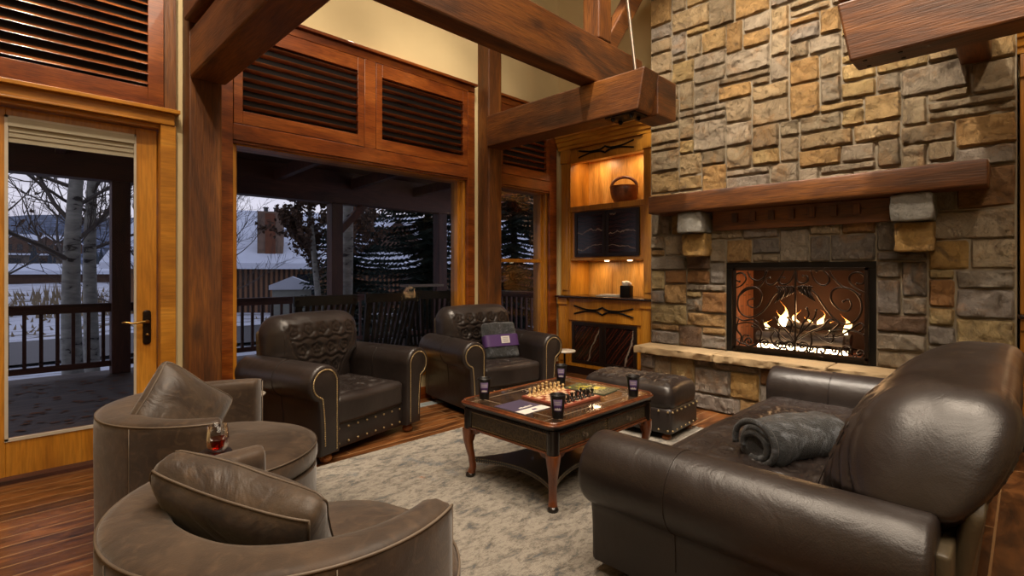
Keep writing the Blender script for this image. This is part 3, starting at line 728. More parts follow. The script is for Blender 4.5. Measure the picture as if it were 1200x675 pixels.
def cabinet(yc, side):
    wd = .73
    where = 'left of the stone fireplace' if side > 0 else 'at the far right edge'
    t = thing('display_cabinet', 'golden wood built-in display cabinet with lit niche, ' + where, 'cabinet', (5.64, yc, 1.05))
    b = MB(); z = lambda q: q-1.05
    for s in (-1, 1):
        b.box(-.06, .5, s*wd, s*(wd-.165), z(1.05), z(3.05)); b.box(-.075, -.06, s*(wd-.03), s*(wd-.135), z(1.12), z(2.85))
        b.box(-.08, -.06, s*wd, s*(wd-.165), z(2.87), z(3.05))
    b.box(-.05, .06, -.565, .565, z(2.86), z(3.05))
    b.box(.0, .5, -.565, .565, z(2.24), z(2.262)); b.box(-.05, .5, -.565, .565, z(1.525), z(1.56)); b.box(-.055, .0, -.565, .565, z(2.19), z(2.262))
    b.box(-.03, .5, -.565, .565, z(1.56), z(2.19)); b.box(0, .5, -.565, .565, z(2.95), z(3.0))
    b.build('case', GOLD['Z'], t, bevel=.004)
    MB().box(.36, .38, -.565, .565, z(1.05), z(1.525)).build('lower_back_panel', NICHE, t)
    MB().box(.36, .38, -.565, .565, z(2.262), z(2.95)).build('upper_back_panel', NICHE, t)
    cn = MB()
    prof = [(0, 3.05), (-.085, 3.05), (-.09, 3.09), (-.105, 3.10), (-.12, 3.15), (-.14, 3.16), (-.15, 3.20), (-.165, 3.21), (-.165, 3.24), (0, 3.24)]
    cn.prism([(a, z(b_)) for a, b_ in prof], lambda x, zz: (x, -wd-.03, zz), lambda x, zz: (x, wd+.03, zz))
    cn.build('cornice', GOLD['Y'], t, bevel=.002)
    MB().box(-.18, 0, -wd-.045, wd+.045, z(3.24), z(3.262)).build('cornice_cap', TOP, t, bevel=.004)
    applique(t, z(2.965), -.055, .86, .085)
    for s in (-1, 1):
        dr = MB()
        y0, y1 = sorted((s*.004, s*.50)); zz0, zz1 = z(1.575), z(2.175)
        fr = .045
        dr.box(-.055, -.03, y0, y0+fr, zz0, zz1).box(-.055, -.03, y1-fr, y1, zz0, zz1).box(-.055, -.03, y0+fr, y1-fr, zz0, zz0+fr).box(-.055, -.03, y0+fr, y1-fr, zz1-fr, zz1)
        d_ = dr.build('door', DARKF, t, bevel=.004)
        MB().box(-.045, -.03, y0+fr, y1-fr, zz0+fr, zz1-fr).build('stone_panel', AGATE, d_)
    # lower unit
    lt = thing('base_cabinet', 'golden wood base cabinet with dark doors, ' + where, 'cabinet', (5.64, yc, 0))
    b = MB()
    for s in (-1, 1):
        b.box(-.12, .5, s*wd, s*(wd-.165), .10, 1.02); b.box(-.135, -.12, s*(wd-.03), s*(wd-.135), .16, .90); b.box(-.14, -.12, s*wd, s*(wd-.165), .93, 1.02)
    b.box(-.11, .5, -.565, .565, .10, .145); b.box(-.11, .5, -.565, .565, .72, 1.02); b.box(-.09, .5, -.565, .565, .145, .72)
    b.build('case', GOLD['Z'], lt, bevel=.004)
    MB().box(-.10, .5, -wd, wd, 0, .10).build('plinth', plain('dark_plinth', '#22110b', .5) if 'dark_plinth' not in MATS else MATS['dark_plinth'], lt)
    applique(lt, .865, -.118, .92, .10)
    for s in (-1, 1):
        y0, y1 = sorted((s*.004, s*.50)); zz0, zz1 = .15, .705; fr = .045; dr = MB()
        dr.box(-.115, -.09, y0, y0+fr, zz0, zz1).box(-.115, -.09, y1-fr, y1, zz0, zz1).box(-.115, -.09, y0+fr, y1-fr, zz0, zz0+fr).box(-.115, -.09, y0+fr, y1-fr, zz1-fr, zz1)
        d_ = dr.build('door', DARKF, lt, bevel=.004)
        MB().box(-.105, -.09, y0+fr, y1-fr, zz0+fr, zz1-fr).build('stone_panel', AGATE2, d_)
    ct = MB().rbox((.165, 0, 1.035), (.67, 1.52, .03), .01, .2)
    o = ct.build('counter_slab', TOP, smooth=True, ang=40); o.location = (5.64, yc, 0)
    tag(o, 'dark counter slab on the base cabinet ' + where, 'counter')
    for zz in (2.93, 1.515):
        for yy in (-.3, .3):
            lamp('niche_light', 'AREA', (5.78, yc+yy, zz-.01), (5.80, yc+yy, 0), (3.6 if zz > 2 else 2.3), WARMER, .12)
cabinet(3.88, 1)
cabinet(-.685, -1)
pk = thing('puck_lights', 'small round lights under the dark doors of the left cabinet', 'light', (5.70, 3.88, 1.525)) 
for yy in (-.3, .05): MB().lathe([(0, -.014), (.03, -.014), (.034, 0), (0, 0)], (0, yy, 0), 16).build('puck', emit('puck_glow', '#ffe2b0', 5) if 'puck_glow' not in MATS else MATS['puck_glow'], pk)
# basket, holder, papers in the left cabinet
bs = thing('wooden_basket', 'round turned wooden basket with arched handle on the upper cabinet shelf', 'basket', (5.80, 3.73, 2.264), .5)
WAL = wood('ribbed_walnut', '#4b2411', '#7b4526', '#96603a', 'Z', 9, .4, 0, .5, .3)
MB().lathe([(0, .0), (.10, .0), (.135, .03), (.165, .09), (.18, .16), (.182, .19), (.172, .225), (.162, .225), (.168, .19), (.15, .10), (.09, .03), (0, .025)], n=40).build('bowl', WAL, bs, smooth=True, ang=50)
MB().lathe([(.176, .205), (.186, .205), (.186, .222), (.176, .222), (.176, .205)], n=40).build('rim_band', JAT['X'], bs, smooth=True, ang=40)
MB().tube([(0, .165*math.cos(a), .21+.135*math.sin(a)) for a in np.linspace(0, PI, 22)], .011, 8, flat=1.8).build('handle', WAL, bs, smooth=True)
nh = thing('napkin_holder', 'small black box of white tissue on the lit cabinet counter', 'holder', (5.70, 3.63, 1.05), .2)
MB().rbox((0, 0, .075), (.13, .13, .15), .008, .05).build('box', BLACKM, nh, smooth=True, ang=40)
tw = MB()
def tww(P, N):
    P = P.copy()
    for k in range(len(P)): P[k] += N[k]*noise.noise(Vector(P[k])*30)*.02
    return P
tw.rbox((0, 0, .17), (.10, .10, .07), .03, .012, tww)
tw.build('tissue', plain('white_tissue', '#d8cfc0', .9), nh, smooth=True)
tag(MB().rbox((5.72, 3.86, 1.058), (.24, .36, .016), .003, .2).build('magazine', plain('grey_paper', '#8d8880', .5), smooth=True, ang=40), 'grey magazine lying on the lit cabinet counter', 'magazine')
tag(MB().box(5.63, 5.80, 3.74, 4.0, 1.067, 1.077).build('magazine', plain('pale_paper', '#a9a49a', .5)), 'smaller pale booklet on top of the grey magazine on the cabinet counter', 'magazine')
# ------------------------------------------------------------------ leather seating
def quilt(u, v, hw, hh, cell=.15, border=True, flare=.55):
    """relief of the stitched flower panel: u across, v up from the panel's foot; returns metres"""
    t = np.clip(v/hh, 0, 1)
    wlim = hw*(flare+(1-flare)*t**.8)
    inside = (np.abs(u) < wlim) & (v > 0) & (v < hh)
    d = np.minimum(np.minimum(np.abs(np.abs(u)-wlim), np.abs(v-hh)), np.abs(v))
    nrow = max(1, int(hh/cell)); ncol = int(2*hw/cell)+2
    for r in range(nrow+1):
        for c in range(-ncol//2-1, ncol//2+2):
            cx = (c+(.5 if r % 2 else 0))*cell*1.05; cy = (r+.5)*hh/(nrow)
            du = u-cx; dv = v-cy; rho = np.hypot(du, dv); th = np.arctan2(dv, du)+r*.7+c
            rad = cell*.33*(.72+.28*np.abs(np.cos(2.5*th)))
            d = np.minimum(d, np.abs(rho-rad)); d = np.minimum(d, np.abs(rho-cell*.09))
        vy = (r+.02)*hh/nrow+cell*.07*np.sin(u*2*PI/cell/1.05+r*1.3)
        d = np.minimum(d, np.abs(v-vy)+.003)
    groove = np.exp(-(d/.0065)**2)
    puff = (1-np.exp(-(d/.022)**2))
    h = puff*.009-groove*.012
    edge = np.clip(np.minimum(wlim-np.abs(u), np.minimum(v, hh-v))/.01, -1, 1)
    return np.where(inside, h, -.005*np.exp(-((np.minimum(np.abs(np.abs(u)-wlim)+1e3*(v < 0)+1e3*(v > hh), 9))/.006)**2))
def wrinkle(P, amp=.006, f=6):
    return np.array([noise.noise(Vector(p)*f)*amp+abs(noise.noise(Vector((p[0]*f*.6, p[1]*f*2, p[2]*f))))*amp for p in P])
def arm_profile(xi, H, R, z0=.07, pw=.16):
    """outline of a rolled arm seen from the front, inner side at x=xi, rolling outward (+x)"""
    cx = xi+R*1.0; cz = H-R
    P = [(xi, z0), (xi, z0+(cz-z0)*.33), (xi, z0+(cz-z0)*.66)]
    for a in np.linspace(PI, -1.15, 22): P.append((cx+R*math.cos(a), cz+R*math.sin(a)))
    xo = xi+pw; zc = cz-R*math.sin(1.15)
    P += [(cx+R*.32, cz-R*1.0)] if False else []
    x_, z_ = P[-1]
    for k in range(1, 6):
        t = k/5; P.append((x_+(xo-x_)*min(1, (1-(1-t)**3)), z_+(z0-z_)*t*.999))
    P[-1] = (xo, z0)
    return P
def inset(P, d):
    n = len(P); o_ = []
    ar = sum(P[i][0]*P[(i+1) % n][1]-P[(i+1) % n][0]*P[i][1] for i in range(n))
    sg = 1 if ar > 0 else -1
    for i in range(n):
        a = Vector((*P[i-1], 0)); b = Vector((*P[i], 0)); c_ = Vector((*P[(i+1) % n], 0))
        e1 = (b-a).normalized(); e2 = (c_-b).normalized(); t_ = (e1+e2)
        t_ = t_.normalized() if t_.length > 1e-6 else e1
        nx, ny = -t_.y*sg, t_.x*sg
        k = 1/max(.6, t_.dot(e1))
        o_.append((b.x+nx*d*k, b.y+ny*d*k))
    return o_
def arm(t, side, xi, D, H, R, pw, yb, trim=True, seam=None):
    pr = arm_profile(xi, H, R, .07, pw)
    yf = -D/2
    secs = []
    ys = [(yf, .022), (yf+.004, .012), (yf+.012, .004), (yf+.028, 0)]
    nseg = 10
    ys += [(yf+.028+(yb-yf-.05)*k/nseg, 0) for k in range(1, nseg+1)]
    ys += [(yb-.008, .006), (yb, .02)]
    for y, ins in ys:
        q = inset(pr, ins) if ins else pr
        bulge = 0
        secs.append([(side*a, y, b) for a, b in q])
    if side > 0: secs = [list(reversed(s)) for s in secs]
    mb = MB().sweep(secs)
    o_ = mb.build('arm', LEA, t, smooth=True, ang=60)
    # stitched seam round the roll
    sy = seam if seam is not None else yf+.42
    ring = [(side*(a), sy, b) for a, b in inset(pr, -.0015)[2:-2]]
    MB().tube(ring, .0022, 5).build('seam', LEA, o_, smooth=True)
    if trim:
        tp = inset(pr, .034)[0:-1]
        tp = [(a, max(b, .10)) for a, b in tp]
        path = [Vector((side*a, yf-.001, b)) for a, b in tp]
        # resample for evenly spaced nail heads
        L = [0]
        for i in range(1, len(path)): L.append(L[-1]+(path[i]-path[i-1]).length)
        nm = MB(); n_ = int(L[-1]/.0155); j = 0
        nm.tube(path, .0035, 5)
        for k in range(n_+1):
            s_ = L[-1]*k/n_
            while j < len(L)-2 and L[j+1] < s_: j += 1
            f_ = (s_-L[j])/max(1e-6, L[j+1]-L[j])
            nm.sphere(path[j].lerp(path[j+1], f_), .0072, 6, 4, (1, .6, 1))
        nm.build('nailhead_trim', NAIL, o_, smooth=True)
    return o_
def bun(t, x, y, h=.07, r=.045, name='foot'):
    MB().lathe([(0, 0), (r*.55, 0), (r*.9, h*.18), (r, h*.45), (r*.8, h*.8), (r*.62, h*.86), (r*.62, h), (0, h)], (x, y, 0), 20).build(name, FEET, t, smooth=True, ang=50)
def studs(t, rows, r=.0095):
    first = None
    for a, b, n_ in rows:
        a = Vector(a); b = Vector(b)
        for k in range(n_):
            if first is None: o = first = MB().sphere((0, 0, 0), r, 10, 6).build('nailhead', NAIL, t, smooth=True)
            else: o = first.copy(); COL.objects.link(o); o.parent = t
            o.location = a.lerp(b, k/(n_-1))
def rolled_seat(name, label, cat, W, D, Harm, R, pw, Hb, tb, loc, rz, seatz=.45, hump=.10, qcell=.135, trim=True, cell=.010, lean=.12, group=None, corner=.16, rb=.10, rads=(.13, .11, .13), barm=None, plean=None, folds=0.0, qw=.80, qf=.5):
    t = thing(name, label, cat, loc, rz, group)
    xi = W/2-2*R
    for s in (-1, 1): arm(t, s, xi, D, Harm, R, pw, barm or D/2-.10, trim)
    # base and front rail
    MB().rbox((0, .02, .16), (2*xi+.02, D-.09, .19), .015, .1).build('base', LEA, t, smooth=True, ang=50)
    studs(t, [((-xi+.035, -D/2+.062, .215), (xi-.035, -D/2+.062, .215), int(2*xi/.085)), ((-xi+.035, -D/2+.062, .105), (xi-.035, -D/2+.062, .105), int(2*xi/.085))])
    # seat cushion
    sw = 2*xi-.006; sd = D-.22
    def sw_(P, N):
        P = P.copy()
        fr = np.clip(1-(np.abs(P[:, 0])/(sw/2))**4, 0, 1)*np.clip(1-(np.abs(P[:, 1])/(sd/2))**4, 0, 1)
        up = np.clip(N[:, 2], 0, 1)
        P[:, 2] += up*(.028*fr)
        q = quilt(P[:, 0], P[:, 1]+sd/2-.05, sw/2-.05, sd-.12, qcell, flare=1.0)
        P[:, 2] += up*q*(np.abs(N[:, 2]) > .9)*.9
        w_ = wrinkle(P, .005, 5); P += N*w_[:, None]
        P[:, 1] -= np.clip(-N[:, 1], 0, 1)*.012*np.cos(P[:, 0]/sw*PI)
        return P
    sc = MB().rbox((0, -.055, seatz-.105), (sw, sd+.03, .20), .04, cell, sw_)
    sc.build('seat_cushion', LEAQ, t, smooth=True)
    # back
    zb0 = seatz-.16; hb_ = Hb-zb0
    bw = 2*xi+2*R*.72
    def bw_(P, N):
        P = P.copy()
        tz = (P[:, 2]+hb_/2)/hb_; ux = P[:, 0]/(bw/2)
        fr = np.clip(-N[:, 1], 0, 1)
        # quilted front, belly, rolled-over crest, camel hump, and splay above the arms
        q = quilt(P[:, 0], P[:, 2]+hb_/2-.20, bw/2*qw, hb_-.25, qcell, flare=qf)
        P[:, 1] -= fr*(q*(np.abs(N[:, 1]) > .85)+.045*np.sin(np.clip(tz, 0, 1)*PI)*(1-ux**4))
        w_ = wrinkle(P, .006, 4); P += N*w_[:, None]
        P[:, 2] -= tz*(np.abs(ux)**2.6)*(hump) + tz*np.clip((np.abs(ux)-.7)/.3, 0, 1)**2*corner*.5
        narrow = np.clip((Harm-.02-(P[:, 2]+zb0+hb_/2))/.12, 0, 1)
        P[:, 0] *= 1-narrow*(1-(2*xi-.01)/bw)
        P[:, 1] += (np.clip(tz, 0, 2)**1.4)*lean
        crest = np.clip((tz-.62)/.38, 0, 1)
        for k in range(4):
            c_ = .93-.085*k; cv = c_-1.6*np.clip(np.abs(ux)-.62, 0, 1)**1.6-.02*k
            m_ = np.clip((np.abs(ux)-.66)/.1, 0, 1)*np.clip((1.0-np.abs(ux))/.06, 0, 1)*folds
            P += N*(-.014*np.exp(-((tz-cv)/.012)**2)+.008*np.exp(-((tz-cv-.03)/.02)**2))[:, None]*m_[:, None]
        P[:, 1] += -fr*crest*.03+np.clip(N[:, 1], 0, 1)*crest**2*.03
        return P
    bk = MB().rbox((0, D/2-rb-tb/2, zb0+hb_/2), (bw, tb, hb_), rads, cell, bw_)
    bo = bk.build('back', LEAQ, t, smooth=True)
    if True:
        # vertical end seams of the back
        for s in (-1, 1):
            pts = []
            for k in range(14):
                tz = .34+.6*k/13; x = s*bw/2*.80
                y = D/2-rb-tb+.0-.045*math.sin(tz*PI)*(1-.8**4)+(tz**1.4)*lean-max(0, (tz-.62)/.38)*.03
                z = zb0+tz*hb_-tz*(.8**2.6)*hump-tz*(.1/.3)**2*corner*.5
                if k > 10: continue
                pts.append((x, y-.002, z))
            MB().tube(pts, .0022, 5).build('seam', LEA, bo, smooth=True)
    # outside back panel, straight from the floor to the crest
    def pb(P, N):
        P = P.copy(); tz = (P[:, 2]+.5*(Hb-.16))/(Hb-.16); ux = P[:, 0]/(bw/2-.03)
        P[:, 2] -= tz*(np.abs(ux)**2.6)*hump + tz*np.clip((np.abs(ux)-.7)/.3, 0, 1)**2*corner*.5
        P[:, 1] += np.clip((tz-.1)/.9, 0, 2)*(plean if plean is not None else lean)
        return P
    MB().rbox((0, D/2-rb-.005, .07+.5*(Hb-.16)), (bw-.06, .05, Hb-.16), .02, .05, pb).build('rear_panel', OLIVE, t, smooth=True)
    ya_ = barm or D/2-.10
    MB().rbox((0, ya_+.012, .315 if Harm < .68 else .30), (2*(xi+pw)-.004, .045, .49 if Harm < .68 else .46), .015, .1).build('rear_apron', OLIVE, t, smooth=True)
    for sx in (-1, 1):
        bun(t, sx*(xi+pw*.42), -D/2+.075); bun(t, sx*(xi+pw*.42), D/2-.13)
    return t
OLIVE = leather('outback_leather', '#433a2a', '#544936', .5, .1, .1)
a1 = rolled_seat('leather_armchair', 'dark brown leather armchair with empty quilted back, nearer of the two under the big window', 'armchair',
                 1.25, 1.0, .72, .135, .17, 1.03, .24, (2.0, 4.11, 0), math.radians(14), hump=.025, corner=.06, lean=.04, rb=.12, group='rolled arm leather armchairs')
a2 = rolled_seat('leather_armchair', 'dark brown leather armchair holding the folded grey throw, in the window corner behind the table', 'armchair',
                 1.25, 1.0, .72, .135, .17, 1.01, .24, (3.72, 4.08, 0), math.radians(-8), hump=.025, corner=.06, lean=.04, rb=.12, group='rolled arm leather armchairs')
sofa = rolled_seat('leather_sofa', 'long dark brown leather sofa with rolled arms at the right', 'sofa',
                 2.66, 1.27, .645, .165, .22, 1.015, .42, (3.15, .785, 0), PI, seatz=.45, hump=.08, trim=False, cell=.0125, lean=.235, plean=.09, folds=1.0, qw=.84, qf=.86, qcell=.15, corner=.40, rb=.045, barm=.595, rads=(.26, .16, .20))

# folded throw in its paper band, leaning in the second armchair
m, g = newmat('grey_fur')
tc = g.n('ShaderNodeTexCoord').outputs['Object']
a = g.n('ShaderNodeTexNoise', Vector=tc, Scale=11, Detail=6, Roughness=.65, Distortion=1.2)
b = g.n('ShaderNodeTexNoise', Vector=g.n('ShaderNodeMapping', Vector=tc, Scale=(1, 1, 5)).outputs[0], Scale=90, Detail=3)
c = g.ramp(a.outputs['Fac'], [(.36, '#121416'), (.52, '#25282c'), (.68, '#686d75')])
bm = g.n('ShaderNodeBump', Height=b.outputs['Fac'], Strength=.9, Distance=.01, Normal=g.n('ShaderNodeBump', Height=a.outputs['Fac'], Strength=.5, Distance=.02).outputs[0])
p = g.n('ShaderNodeBsdfPrincipled', Base_Color=c, Roughness=.8, Normal=bm.outputs[0]); p.inputs['Sheen Weight'].default_value = .25; out(g, p.outputs[0]); FUR = m
PURP = plain('purple_paper', '#4b2f66', .55, var=.06)
WHITEP = plain('white_label', '#cfcbc6', .6, var=.04)
def soft(amp=.01, f=7):
    def w_(P, N):
        P = P.copy(); return P+N*np.array([noise.noise(Vector(p_)*f)*amp for p_ in P])[:, None]
    return w_
tt = thing('folded_throw', 'folded grey fur throw in a purple paper band, leaning on the corner armchair', 'throw', (3.77, 3.90, .463), math.radians(-16))
Mx = Matrix.Rotation(math.radians(-20), 4, 'X')
MB().rbox((0, 0, .195), (.39, .10, .39), (.05, .045, .03), .015, soft(.012, 9), Mx).build('fabric', FUR, tt, smooth=True)
MB().rbox((0, 0, .185), (.402, .122, .135), (.045, .04, .006), .02, None, Mx).build('paper_band', PURP, tt, smooth=True, ang=50)
MB().rbox((.03, -.0615, .19), (.10, .004, .075), .001, .05, None, Mx).build('white_label', WHITEP, tt)
lb = MB()
for i in range(4): lb.box(.0, .06, -.0648, -.0636, .165+i*.014, .170+i*.014, Mx)
lb.build('print_lines', plain('grey_print', '#8a8590', .7), tt)
# rolled throw on the sofa
rt_ = thing('rolled_throw', 'rolled charcoal fur throw lying on the sofa seat by the near arm', 'throw', (2.86, .83, .45), math.radians(-22))
def rw(P, N):
    P = P.copy()
    for k in range(len(P)):
        q = Vector(P[k]); P[k] += N[k]*(noise.noise(q*7)*.014)
        P[k][2] -= .02*(abs(P[k][0])/.28)**2
    return P
MB().rbox((0, 0, .10), (.56, .27, .205), (.06, .1, .1), .014, rw).build('roll', FUR, rt_, smooth=True)
fo = MB()
for k, (r0, z0) in enumerate(((.118, .10), (.07, .085))):
    fo.tube([(-.285+k*.004, r0*1.0*math.cos(a), z0+r0*.86*math.sin(a)) for a in np.linspace(-.3, 2*PI-1.2, 30)], .016, 8)
fo.build('folded_edge', FUR, rt_, smooth=True)

# ottoman
ot = thing('nailhead_ottoman', 'dark brown leather ottoman with quilted top and brass nailheads, behind the coffee table', 'ottoman', (4.06, 2.46, 0), math.radians(3))
def otw(P, N):
    P = P.copy(); up = np.clip(N[:, 2], 0, 1)
    q = quilt(P[:, 0]*1.0, P[:, 1]+.38, .21, .76, .13, flare=1.0)
    P += N*(q*(N[:, 2] > .25)*1.1)[:, None]
    P[:, 2] += up*.03*(1-(P[:, 0]/.27)**2)
    P += N*wrinkle(P, .003, 6)[:, None]
    return P
MB().rbox((0, 0, .335), (.53, .86, .21), (.075, .075, .09), .012, otw).build('cushion', LEAQ, ot, smooth=True)
MB().rbox((0, 0, .165), (.528, .858, .21), .03, .06).build('base', LEA, ot, smooth=True, ang=50)
rw_ = []
for z in (.095, .245):
    rw_ += [((-.24, -.43, z), (.24, -.43, z), 7), ((-.265, -.40, z), (-.265, .40, z), 11), ((.265, -.40, z), (.265, .40, z), 11)]
studs(ot, rw_)
for sx in (-1, 1):
    for sy in (-1, 1): bun(ot, sx*.2, sy*.36, .06, .04)

# ------------------------------------------------------------------ swivel barrel chairs
def barrel(label, loc, face, half=72, Ha=.675):
    t = thing('barrel_chair', label, 'swivel chair', loc, face, 'round brown leather swivel chairs')
    Ro = .535
    secs = []; n = 64
    hb = math.radians(180-half)
    def ring(th):   # th measured from the back (local -x)
        a = PI+th; k = abs(th)/hb
        th_ = .19-.085*k**1.4
        return a, th_
    us = []
    lid = [(0, 0), (0, .10), (0, .30), (0, .5), (0, Ha-.05), (.002, Ha-.018), (.012, Ha-.004), (.03, Ha), (.5, Ha+.006), (-.03, Ha), (-.012, Ha-.004), (-.002, Ha-.02), (0, Ha-.06), (0, .40), (0, .30), (0, .10)]
    steps = [(-hb-.0, .02), (-hb+.012, .006), (-hb+.03, 0)]+[(-hb+.03+(2*hb-.06)*i/n, 0) for i in range(1, n)]+[(hb-.03, 0), (hb-.012, .006), (hb, .02)]
    for th, ins in steps:
        a, tk = ring(th)
        q = []
        for j, (o_, z) in enumerate(lid):
            if j < 8: r = Ro-o_-ins; 
            elif j == 8: r = Ro-tk/2
            else: r = Ro-tk+(-o_)+ins
            zz = z if z < .15 else z-ins*.6
            r += noise.noise(Vector((math.cos(a)*3, math.sin(a)*3, z*3)))*.004
            q.append((r*math.cos(a), r*math.sin(a), max(zz, .085)))
        secs.append(q)
    sh = MB().sweep(secs).build('barrel_shell', SUE, t, smooth=True, ang=60)
    pm = MB()
    for rr_, zz in ((Ro-.004, Ha-.012),):
        pm.tube([(rr_*math.cos(PI+th), rr_*math.sin(PI+th), zz) for th in np.linspace(-hb+.01, hb-.01, 80)], .0045, 6)
    for th in (-hb, hb):
        s = 1 if th > 0 else -1; a, tk = ring(th)
        pm.tube([((Ro-.006)*math.cos(a), (Ro-.006)*math.sin(a), .09), ((Ro-.006)*math.cos(a), (Ro-.006)*math.sin(a), Ha-.02)], .0035, 5)
    for th in (-1.2, -.05, 1.1):
        pm.tube([((Ro+.001)*math.cos(PI+th), (Ro+.001)*math.sin(PI+th), z) for z in (.09, .3, .5, Ha-.02)], .0022, 4)
    pm.build('piping', SUEPIP, sh, smooth=True)
    # seat: full round drum and cushion, filling the shell and standing out in front
    MB().lathe([(0, .085), (Ro-.02, .085), (Ro-.012, .10), (Ro-.012, .255), (Ro-.03, .27), (0, .27)], n=72).build('seat_base', SUE, t, smooth=True, ang=50)
    cs = MB(); R2 = Ro-.006
    prof = [(0, .27), (R2-.03, .27), (R2-.006, .285), (R2, .31), (R2, .35), (R2-.008, .375), (R2-.05, .405), (.36, .428), (.2, .44), (0, .445)]
    sec = []
    for i in range(72):
        a = 2*PI*i/72; q = []
        for r, z in prof:
            d_ = noise.noise(Vector((r*math.cos(a)*4, r*math.sin(a)*4, 2.2)))*.012 if z > .37 else 0
            q.append((r*math.cos(a), r*math.sin(a), z+d_))
        sec.append(q)
    cs.sweep(sec, closed=False, caps=False, loop=True)
    co = cs.build('seat_cushion', SUE, t, smooth=True, ang=60)
    MB().tube([((R2-.006)*math.cos(a), (R2-.006)*math.sin(a), .380) for a in np.linspace(-math.radians(half)-.0, math.radians(half), 60)], .0045, 6).build('piping', SUEPIP, co, smooth=True)
    MB().lathe([(0, 0), (.40, 0), (.41, .02), (.41, .085), (0, .085)], n=40).build('swivel_base', BLACKM, t, smooth=True, ang=40)
    return t
SUEPIP = leather('piping_leather', '#4a3e34', '#75685a', .5, .05, .1, 2, .4)
barrel('round brown leather swivel chair nearest the glazed door, behind the other one', (.875, 3.215, 0), math.radians(-29), 74)
barrel('round brown leather swivel chair in the bottom left foreground, its back to the viewer', (.715, 1.705, 0), math.radians(13), 71)
def pillow(label, loc, rz, tilt, roll, size, pinch=.5):
    t = thing('back_pillow', label, 'pillow', loc, rz, 'brown leather pillows on the swivel chairs')
    sx, sy, sz = size
    Mt = Matrix.Rotation(math.radians(tilt), 4, 'X') @ Matrix.Rotation(math.radians(roll), 4, 'Y')
    def w_(P, N):
        P = P.copy(); u = np.abs(P[:, 0])/(sx/2); v = np.abs(P[:, 2])/(sz/2)
        k = np.clip((1-u**3.2*pinch)*(1-v**3.2*pinch), .1, 1)
        P[:, 1] *= k
        P[:, 0] *= 1-.05*(v**2)*0+.04*(u*v); P[:, 2] *= 1+.05*(u*v)
        return P+N*(wrinkle(P, .012, 4.5)-.006)[:, None]
    b = MB().rbox((0, 0, 0), (sx, sy, sz), (.05, sy*.42, .05), .018, w_, Mt)
    o_ = b.build('cover', SUEP, t, smooth=True)
    pp = MB(); L = np.array([sx, sy, sz]); R = np.array([.05, sy*.42, .05])
    for s in (-1, 1):
        cube = []
        for (a, c_) in [(x, 1) for x in np.linspace(-1, 1, 21)]+[(1, z) for z in np.linspace(1, -1, 17)][1:]+[(x, -1) for x in np.linspace(1, -1, 21)][1:]+[(-1, z) for z in np.linspace(-1, 1, 17)][1:-1]:
            cube.append((a*sx/2, s*sy/2, c_*sz/2))
        cube = np.array(cube); q = np.clip(cube, -(L/2-R), L/2-R); v = (cube-q)/R; nn = v/np.linalg.norm(v, axis=1, keepdims=True)
        P = w_(q+nn*R, nn)+nn*.001
        pp.tube([Mt @ Vector(p_) for p_ in P], .0042, 6, loop=True)
    pp.build('piping', SUEPIP, o_, smooth=True)
    return t
pillow('plump brown leather pillow in the rear swivel chair by the door', (.70, 3.19, .615), math.radians(20), -18, 40, (.45, .20, .43), .72)
pillow('long boxy brown leather pillow in the foreground swivel chair', (.545, 1.69, .625), math.radians(-62), 27, 13, (.54, .20, .34), .30)
# ------------------------------------------------------------------ coffee table
m, g = newmat('embossed_leather_top')
tc = g.n('ShaderNodeTexCoord').outputs['Object']
a = g.n('ShaderNodeTexNoise', Vector=tc, Scale=9, Detail=6)
vo = g.n('ShaderNodeTexVoronoi', Vector=tc, Scale=60)
c = g.ramp(a.outputs['Fac'], [(.35, '#261a13'), (.65, '#46372a')])
bm = g.n('ShaderNodeBump', Height=vo.outputs['Distance'], Strength=.12, Distance=.003)
p = g.n('ShaderNodeBsdfPrincipled', Base_Color=c, Roughness=.24, Normal=bm.outputs[0]); p.inputs['Coat Weight'].default_value = .5; out(g, p.outputs[0]); TLEA = m
m, g = newmat('embossed_apron')
tc = g.n('ShaderNodeTexCoord').outputs['Object']
vo = g.n('ShaderNodeTexNoise', Vector=tc, Scale=38, Detail=4, Distortion=2.5)
c = g.ramp(vo.outputs['Fac'], [(.4, '#2b2318'), (.6, '#54462f')])
bm = g.n('ShaderNodeBump', Height=vo.outputs['Fac'], Strength=.6, Distance=.01)
p = g.n('ShaderNodeBsdfPrincipled', Base_Color=c, Roughness=.42, Normal=bm.outputs[0]); out(g, p.outputs[0]); APR = m
BLKW = plain('black_lacquer_wood', '#1a1310', .3, coat=.3)
CX, CY = 2.745, 2.28
ct = thing('coffee_table', 'carved mahogany coffee table with leather top, drawers and nailhead trim', 'coffee table', (CX, CY, 0))
hx, hy = .56, .425
def rrect(hx, hy, r, n=6):
    P = []
    for cx, cy, a0 in ((hx-r, hy-r, 0), (-hx+r, hy-r, PI/2), (-hx+r, -hy+r, PI), (hx-r, -hy+r, 3*PI/2)):
        for k in range(n+1): a = a0+PI/2*k/n; P.append((cx+r*math.cos(a), cy+r*math.sin(a)))
    return P
secs = []
for ins, z in ((.014, .499), (.004, .501), (.0, .505), (.0, .511), (.004, .514), (.010, .515), (.012, .524), (.017, .527), (.022, .524), (.024, .519)):
    secs.append([(a, b, z) for a, b in rrect(hx-ins, hy-ins, .07-ins*.6)])
MB().sweep(secs, caps=False).build('top_rim', TABLEW, ct, smooth=True, ang=50)
MB().sweep([[(a, b, z) for a, b in rrect(hx-ins, hy-ins, .07-ins*.6)] for ins, z in ((.05, .475), (.022, .478), (.022, .486), (.010, .490), (.008, .499), (.03, .499))], caps=False).build('top_moulding', BLKW, ct, smooth=True, ang=40)
tp = MB(); q = rrect(hx-.022, hy-.022, .057)
